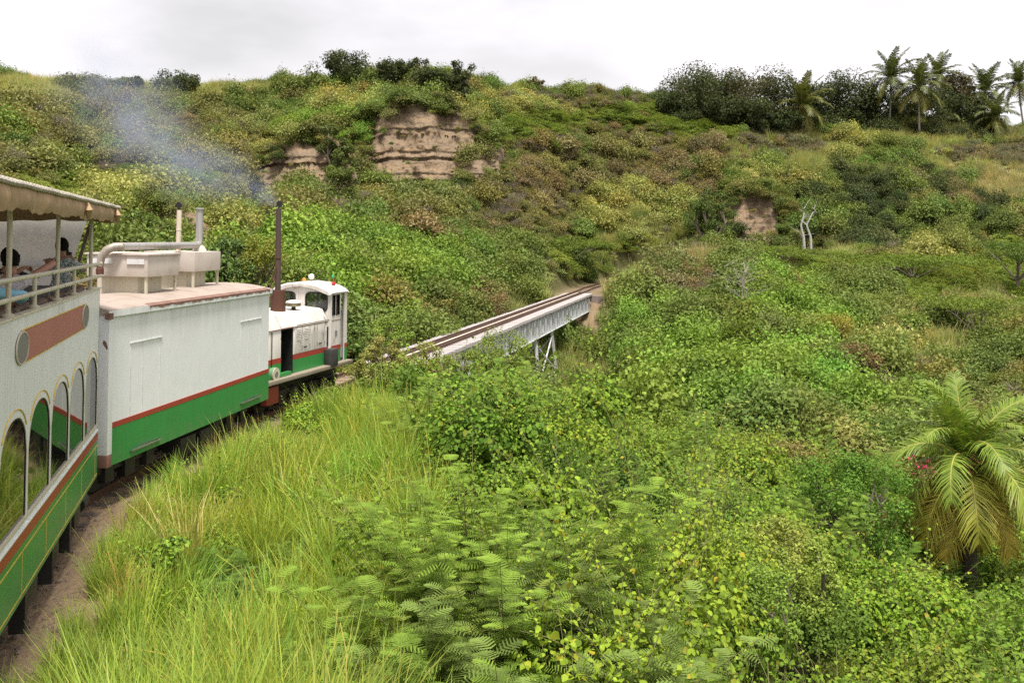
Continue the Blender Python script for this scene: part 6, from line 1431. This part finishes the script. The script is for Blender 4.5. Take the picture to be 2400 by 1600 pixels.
# ================================================================ smoke from the locomotive's chimney
def smoke():
    top = loco.matrix_world @ Vector((1.46, -.27, 5.15)); path = [np.array(top)]
    for (px, py, Y) in ((628, 440, 24.2), (585, 420, 25), (520, 405, 26), (440, 385, 27), (370, 335, 28), (300, 260, 29), (230, 170, 30), (190, 60, 31)): path.append(W(px, py, Y))
    rad = [.2, .55, .75, 1.0, 1.35, 1.75, 2.1, 2.5, 2.9]; Q = catmull(path, 5); rr = np.interp(np.linspace(0, len(path) - 1, len(Q)), range(len(path)), rad)
    m = MB(); n = 22; m.tube([Vector(q) for q in Q], list(rr), n)
    me = m.mesh('smoke'); rs = np.repeat(rr, n)
    for v in me.vertices: v.co += Vector(mnoise.noise_vector(v.co * .9)) * .05
    o = link('smoke', me); mt = bpy.data.materials.new('thin blue smoke'); mt.use_nodes = True; nt = mt.node_tree; nt.nodes.clear()
    out = nt.nodes.new('ShaderNodeOutputMaterial'); pv = nt.nodes.new('ShaderNodeVolumePrincipled'); pv.inputs['Color'].default_value = (.62, .70, .92, 1); pv.inputs['Anisotropy'].default_value = .1
    tc = nt.nodes.new('ShaderNodeTexCoord'); pos = tc.outputs['Object']
    def vm(op, a, b=None):
        n_ = nt.nodes.new('ShaderNodeVectorMath'); n_.operation = op
        for k_, v_ in enumerate((a, b)):
            if v_ is None: continue
            if isinstance(v_, (tuple, list)): n_.inputs[k_].default_value = v_
            else: nt.links.new(v_, n_.inputs[k_])
        return n_
    def ma(op, a, b=None, clamp=False):
        n_ = nt.nodes.new('ShaderNodeMath'); n_.operation = op; n_.use_clamp = clamp
        for k_, v_ in enumerate((a, b)):
            if v_ is None: continue
            if isinstance(v_, (int, float)): n_.inputs[k_].default_value = v_
            else: nt.links.new(v_, n_.inputs[k_])
        return n_.outputs[0]
    wob = nt.nodes.new('ShaderNodeTexNoise'); wob.inputs['Scale'].default_value = .6; wob.inputs['Detail'].default_value = 2; nt.links.new(pos, wob.inputs['Vector'])
    wv = vm('MULTIPLY_ADD', wob.outputs['Color'], (1.3, 1.3, 1.3)); wv.inputs[2].default_value = (-.65, -.65, -.65); pw = vm('ADD', pos, wv.outputs[0]).outputs[0]
    total = None; dens = [1.0, .6, .46, .46, .46, .42, .32, .17, .05]
    for k_ in range(len(path) - 1):                         # the smoke thins out away from the line it drifts along
        a_ = Vector(path[k_]); b_ = Vector(path[k_ + 1]); d_ = b_ - a_; rel = vm('SUBTRACT', pw, tuple(a_)).outputs[0]
        t_ = ma('MULTIPLY', vm('DOT_PRODUCT', rel, tuple(d_)).outputs['Value'], 1 / d_.length_squared, True)
        sc_ = vm('SCALE', tuple(d_)); nt.links.new(t_, sc_.inputs['Scale']); dist = vm('LENGTH', vm('SUBTRACT', rel, sc_.outputs[0]).outputs[0]).outputs['Value']
        rr_ = ma('ADD', ma('MULTIPLY', t_, rad[k_ + 1] - rad[k_]), rad[k_]); q_ = ma('SUBTRACT', 1.0, ma('DIVIDE', dist, rr_), True); q_ = ma('MULTIPLY', q_, q_)
        q_ = ma('MULTIPLY', q_, ma('ADD', ma('MULTIPLY', t_, dens[k_ + 1] - dens[k_]), dens[k_])); total = q_ if total is None else ma('MAXIMUM', total, q_)
    f = noise_fac(nt, 1.1, .33, .66, 4, (1, 1, 1), .55, 'Object', .5)
    mu = nt.nodes.new('ShaderNodeMath'); mu.operation = 'MULTIPLY'; nt.links.new(f, mu.inputs[0]); nt.links.new(ma('MULTIPLY', total, 1.35), mu.inputs[1])
    nt.links.new(mu.outputs[0], pv.inputs['Density']); nt.links.new(pv.outputs[0], out.inputs['Volume']); me.materials.append(mt)
    try: mt.cycles.volume_step_rate = 1.0
    except Exception: pass
    tag(o, 'thin blue smoke drifting back from the locomotive chimney', 'smoke', kind='stuff')
smoke()

# ================================================================ people
M_SKIN = plain('sunburnt skin', (.40, .20, .135), .55, .12, 12)
M_SKIN2 = plain('tanned skin', (.34, .175, .115), .55, .12, 12)
M_HAIR = plain('black hair', (.010, .008, .007), .85, .4, 30, spec=.1)
M_TROU = plain('dark trousers', (.05, .05, .06), .85)
def striped():
    m, nt, b = nodes_of('white striped shirt'); tc = nt.nodes.new('ShaderNodeTexCoord'); wv = nt.nodes.new('ShaderNodeTexWave'); wv.inputs['Scale'].default_value = 9; wv.inputs['Distortion'].default_value = 1.2; wv.bands_direction = 'X'
    nt.links.new(tc.outputs['Object'], wv.inputs['Vector']); c = mixc(nt, wv.outputs['Fac'], (.46, .44, .47), (.70, .67, .69)); nt.links.new(c, b.inputs['Base Color']); b.inputs['Roughness'].default_value = .9; return m
def camo():
    m, nt, b = nodes_of('grey green patterned shirt'); f = noise_fac(nt, 22, .42, .56, 3); g = noise_fac(nt, 30, .5, .58, 2, dist=1.5)
    c = mixc(nt, f, (.07, .09, .09), (.24, .29, .28)); c = mixc(nt, g, c, (.52, .56, .55)); nt.links.new(c, b.inputs['Base Color']); b.inputs['Roughness'].default_value = .9; return m
M_STRIPE, M_CAMO = striped(), camo()
M_BLUE = plain('light blue sleeve', (.22, .47, .60), .85, .12)
M_BLKSH = plain('black shirt', (.02, .02, .023), .9)
M_DRV = plain('blue work shirt', (.07, .09, .16), .9)

def person(label, J, E, kinds, mats, root, hair=True, head=None, extra=None):
    """J: name -> (x, y, z, radius); E: edges; kinds: joint name -> material index; one continuous skinned body"""
    names = list(J); bm = bmesh.new(); sk = bm.verts.layers.skin.verify(); vs = {}
    for nme in names:
        v = bm.verts.new(J[nme][:3]); r = J[nme][3]; v[sk].radius = (r, r) if len(J[nme]) < 5 else (J[nme][3], J[nme][4]); v[sk].use_root = nme == 'pelvis'; vs[nme] = v
    for a, b in E: bm.edges.new((vs[a], vs[b]))
    me = bpy.data.meshes.new('person'); bm.to_mesh(me); bm.free(); tmp = bpy.data.objects.new('tmp', me); COL.objects.link(tmp)
    tmp.modifiers.new('skin', 'SKIN').use_smooth_shade = True; ss = tmp.modifiers.new('sub', 'SUBSURF'); ss.levels = 2; ss.render_levels = 2
    dg = bpy.context.evaluated_depsgraph_get(); ev = tmp.evaluated_get(dg); body = bpy.data.meshes.new_from_object(ev, depsgraph=dg); bpy.data.objects.remove(tmp, do_unlink=True)
    body.materials.clear(); pts = np.array([J[k][:3] for k in names]); kd = [kinds.get(k, 0) for k in names]
    # points along every bone decide which cloth a face belongs to
    SP, SK = [], []
    for a, b in E:
        pa, pb = np.array(J[a][:3]), np.array(J[b][:3])
        for t in np.linspace(0, 1, 7): SP.append(pa + (pb - pa) * t); SK.append(kinds.get(a, 0) if t < .5 else kinds.get(b, 0))
    SP = np.array(SP)
    for m_ in mats: body.materials.append(m_)
    for p in body.polygons: c = np.array(p.center); p.material_index = SK[int(np.argmin(((SP - c) ** 2).sum(1)))]; p.use_smooth = True
    o = bpy.data.objects.new('person', body); COL.objects.link(o); o.matrix_world = root.matrix_world.copy(); tag(o, label, 'person')
    hd = head
    if hd:
        (hx, hy, hz, yaw) = hd; f = Vector((math.cos(yaw), math.sin(yaw), 0)); s = Vector((-math.sin(yaw), math.cos(yaw), 0)); u = Vector((0, 0, 1)); c = Vector((hx, hy, hz))
        if hair:
            hm = MB(); n = 16; rings = []
            for i in range(7):
                t = i / 6; ph = t * 2.25
                for k in range(n):
                    a = 2 * math.pi * k / n; fw = math.cos(a); r = .112 * math.sin(min(ph, 1.57)) if ph < 1.57 else .112 * (1 - .15 * (ph - 1.57)); zz = .128 * math.cos(ph)
                    if fw > .35 and ph > 1.0: zz = max(zz, .055)
                    elif ph > 1.57: zz = -.075 * (ph - 1.57) / .68 * (1.0 if fw < .1 else .5)
                    hm.v.append(tuple(c + f * (r * fw * 1.02 - .012) + s * (r * math.sin(a) * .86) + u * (zz + .012)))
            for i in range(6):
                for k in range(n): hm.f.append((i * n + k, i * n + (k + 1) % n, (i + 1) * n + (k + 1) % n, (i + 1) * n + k))
            h = hm.build('hair', M_HAIR, None, smooth=True); h.parent = o
        fc = MB()
        for q in (-1, 1): fc.lathe([(.002, -.01), (.012, 0), (.002, .01)], tuple(c + f * .088 + s * .034 * q + u * .005), 'z', 8)
        e = fc.build('eyes', M_BLKSH); e.parent = o
        er = MB()
        for q in (-1, 1): er.obox(c + s * .083 * q - f * .005 - u * .005, f * .016, s * .008, u * .03)
        e = er.build('ears', mats[0], None, .006); e.parent = o
    return o

def hand(J, E, kinds, wrist, tag_, d, up, r=.011, curl=.4):
    """palm and five separate bent fingers beyond a wrist joint"""
    w = Vector(J[wrist][:3]); d = Vector(d).normalized(); up = Vector(up).normalized(); s = d.cross(up).normalized(); up = s.cross(d)
    J[tag_ + 'palm'] = (*(w + d * .055), .030, .020); E.append((wrist, tag_ + 'palm'))
    for i, (o, l) in enumerate(((-.030, .062), (-.010, .078), (.010, .082), (.029, .070))):
        a = w + d * .09 + s * o; b = a + (d * (1 - curl) - up * curl * .6).normalized() * l * .5; c = b + (d * (1 - 2 * curl) - up * curl).normalized() * l * .5
        J[tag_ + 'k%d' % i] = (*a, r); J[tag_ + 'm%d' % i] = (*b, r * .9); J[tag_ + 't%d' % i] = (*c, r * .75); E += [(tag_ + 'palm', tag_ + 'k%d' % i), (tag_ + 'k%d' % i, tag_ + 'm%d' % i), (tag_ + 'm%d' % i, tag_ + 't%d' % i)]
    a = w + d * .04 - s * .045; b = a + (d * .6 - s * .6 - up * .3).normalized() * .04; J[tag_ + 'h0'] = (*a, r * 1.1); J[tag_ + 'h1'] = (*b, r * .8); E += [(tag_ + 'palm', tag_ + 'h0'), (tag_ + 'h0', tag_ + 'h1')]

def seated(x, y, head_top, fwd=(1, 0), lean=.05):
    """joint positions for someone sitting, head top given; fwd is where the body faces"""
    f = Vector((*fwd, 0)).normalized(); s = Vector((-f.y, f.x, 0)); p = Vector((x, y, head_top - .83)); P = lambda a, b, c: p + f * a + s * b + Vector((0, 0, c)); J = {}
    J['pelvis'] = (*P(-.02, 0, .02), .135, .115); J['belly'] = (*P(lean * .3, 0, .18), .125, .10); J['chest'] = (*P(lean * .7, 0, .36), .145, .11); J['upper'] = (*P(lean, 0, .46), .115, .085)
    J['neck'] = (*P(lean + .02, 0, .55), .052); J['jaw'] = (*P(lean + .045, 0, .62), .066); J['head'] = (*P(lean + .04, 0, .70), .090); J['crown'] = (*P(lean + .03, 0, .765), .072); J['nose'] = (*P(lean + .135, 0, .675), .014)
    for q, n_ in ((1, 'L'), (-1, 'R')):
        J['sh' + n_] = (*P(lean, .165 * q, .455), .068); J['hip' + n_] = (*P(.06, .10 * q, .0), .095); J['knee' + n_] = (*P(.43, .13 * q, -.02), .066); J['ank' + n_] = (*P(.42, .13 * q, -.42), .045); J['toe' + n_] = (*P(.56, .14 * q, -.47), .035)
    E = [('pelvis', 'belly'), ('belly', 'chest'), ('chest', 'upper'), ('upper', 'neck'), ('neck', 'jaw'), ('jaw', 'head'), ('head', 'crown'), ('head', 'nose')]
    for n_ in 'LR': E += [('upper', 'sh' + n_), ('pelvis', 'hip' + n_), ('hip' + n_, 'knee' + n_), ('knee' + n_, 'ank' + n_), ('ank' + n_, 'toe' + n_)]
    K = {k: 1 for k in ('belly', 'chest', 'upper', 'shL', 'shR')}; K.update({k: 2 for k in ('pelvis', 'hipL', 'hipR', 'kneeL', 'kneeR', 'ankL', 'ankR', 'toeL', 'toeR')})
    hd = P(lean + .04, 0, .705); return J, E, K, (hd.x, hd.y, hd.z, math.atan2(f.y, f.x))
def arm(J, E, K, n_, elbow, wrist, sleeve=True):
    J['el' + n_] = (*elbow, .044); J['wr' + n_] = (*wrist, .028); a = Vector(J['sh' + n_][:3]).lerp(Vector(elbow), .55); J['up' + n_] = (*a, .054); E += [('sh' + n_, 'up' + n_), ('up' + n_, 'el' + n_), ('el' + n_, 'wr' + n_)]; K['up' + n_] = 1 if sleeve else 0; K['el' + n_] = 1 if sleeve == 'long' else 0

# the photographer in the patterned shirt, camera raised, by the front of the coach
J, E, K, hd = seated(-.66, -.60, 4.285, (1, .15)); arm(J, E, K, 'R', (-.36, -.86, 3.79), (-.13, -.66, 3.98)); arm(J, E, K, 'L', (-.38, -.36, 3.76), (-.14, -.46, 3.96))
hand(J, E, K, 'wrR', 'R', (.5, .5, .3), (0, 0, 1), curl=.5); hand(J, E, K, 'wrL', 'L', (.6, -.5, .3), (0, 0, 1), curl=.5)
person('person with black hair in a grey green patterned shirt raising a camera', J, E, K, [M_SKIN2, M_CAMO, M_TROU], coach, head=hd)
cm = empty('camera', (0, 0, 0), (0, 0, 0), 'black camera held up by the person in the patterned shirt', 'camera'); cm.matrix_world = coach.matrix_world.copy()
MB().box(-.10, -.02, -.64, -.48, 3.97, 4.07).build('camera_body', M_BLACK, cm, .012); MB().lathe([(.036, 0), (.04, .01), (.04, .09), (.034, .10)], (-.02, -.56, 4.015), 'x', 16).build('lens', M_BLACK, cm, smooth=True); MB().box(-.08, -.03, -.60, -.52, 4.07, 4.10).build('viewfinder', M_BLACK, cm, .008)
# the man in sunglasses and a striped white shirt, arm along the rail
J, E, K, hd = seated(-3.88, -.58, 4.15, (1, -.1)); arm(J, E, K, 'R', (-3.42, -.98, 3.99), (-3.10, -.88, 4.02), False); arm(J, E, K, 'L', (-3.55, -.35, 3.72), (-3.28, -.62, 3.92))
hand(J, E, K, 'wrR', 'R', (.8, .3, 0), (0, 0, 1), curl=.6); hand(J, E, K, 'wrL', 'L', (.8, -.4, .1), (0, 0, 1), curl=.6)
pA = person('person in sunglasses and a white striped shirt resting an arm on the rail', J, E, K, [M_SKIN, M_STRIPE, M_TROU], coach, head=hd)
sg = empty('sunglasses', (0, 0, 0), (0, 0, 0), 'dark sunglasses worn by the person in the white striped shirt', 'sunglasses'); sg.matrix_world = coach.matrix_world.copy(); hx, hy, hz, yw = hd; f = Vector((math.cos(yw), math.sin(yw), 0)); s = Vector((-f.y, f.x, 0)); c = Vector((hx, hy, hz))
g = MB()
for q in (-1, 1): g.obox(c + f * .098 + s * .036 * q, f * .006, s * .031, Vector((0, 0, .022)))
g.build('lenses', M_BLACK, sg, .005)
g = MB()
for q in (-1, 1): g.bar(c + f * .098 + s * .068 * q + Vector((0, 0, .012)), c - f * .01 + s * .092 * q + Vector((0, 0, .012)), .006, .010)
g.build('temples', M_BLACK, sg)
# the passenger at the picture's edge with a light blue sleeve, elbow on the lower rail
J, E, K, hd = seated(-5.55, -.62, 4.12, (1, -.2)); arm(J, E, K, 'R', (-4.98, -.99, 3.68), (-4.80, -.78, 3.55), 'long'); arm(J, E, K, 'L', (-5.25, -.35, 3.62), (-5.05, -.5, 3.60), 'long')
hand(J, E, K, 'wrR', 'R', (.6, .7, -.3), (0, 0, 1)); hand(J, E, K, 'wrL', 'L', (.8, -.3, -.2), (0, 0, 1)); J['elR'] = (*J['elR'][:3], .058); J['upR'] = (*J['upR'][:3], .062)
person('person with a light blue sleeve leaning on the rail at the left edge', J, E, K, [M_SKIN, M_BLUE, plain('white trousers', (.6, .58, .62), .9)], coach, head=hd)
# someone in black between the two
J, E, K, hd = seated(-1.75, -.10, 4.14, (1, .1)); arm(J, E, K, 'R', (-1.55, -.40, 3.72), (-1.30, -.28, 3.70), 'long'); arm(J, E, K, 'L', (-1.55, .20, 3.72), (-1.30, .05, 3.70), 'long')
hand(J, E, K, 'wrR', 'R', (.9, .2, 0), (0, 0, 1)); hand(J, E, K, 'wrL', 'L', (.9, -.2, 0), (0, 0, 1))
person('person in black sitting behind the photographer on the upper deck', J, E, K, [M_SKIN2, M_BLKSH, M_TROU], coach, head=hd)
# the driver behind the cab's rear window
J, E, K, hd = seated(3.58, -.42, 2.78, (1, 0)); arm(J, E, K, 'R', (3.70, -.64, 2.18), (3.88, -.50, 2.15), 'long'); arm(J, E, K, 'L', (3.70, -.18, 2.18), (3.88, -.30, 2.15), 'long')
hand(J, E, K, 'wrR', 'R', (1, 0, 0), (0, 0, 1)); hand(J, E, K, 'wrL', 'L', (1, 0, 0), (0, 0, 1))
person('person driving the locomotive, seen dark through the cab window', J, E, K, [M_SKIN2, M_DRV, M_TROU], loco, head=hd)
MB().box(3.40, 3.75, -.62, -.2, 1.80, 1.86).build('driver_seat', M_BLACK, loco, .02)
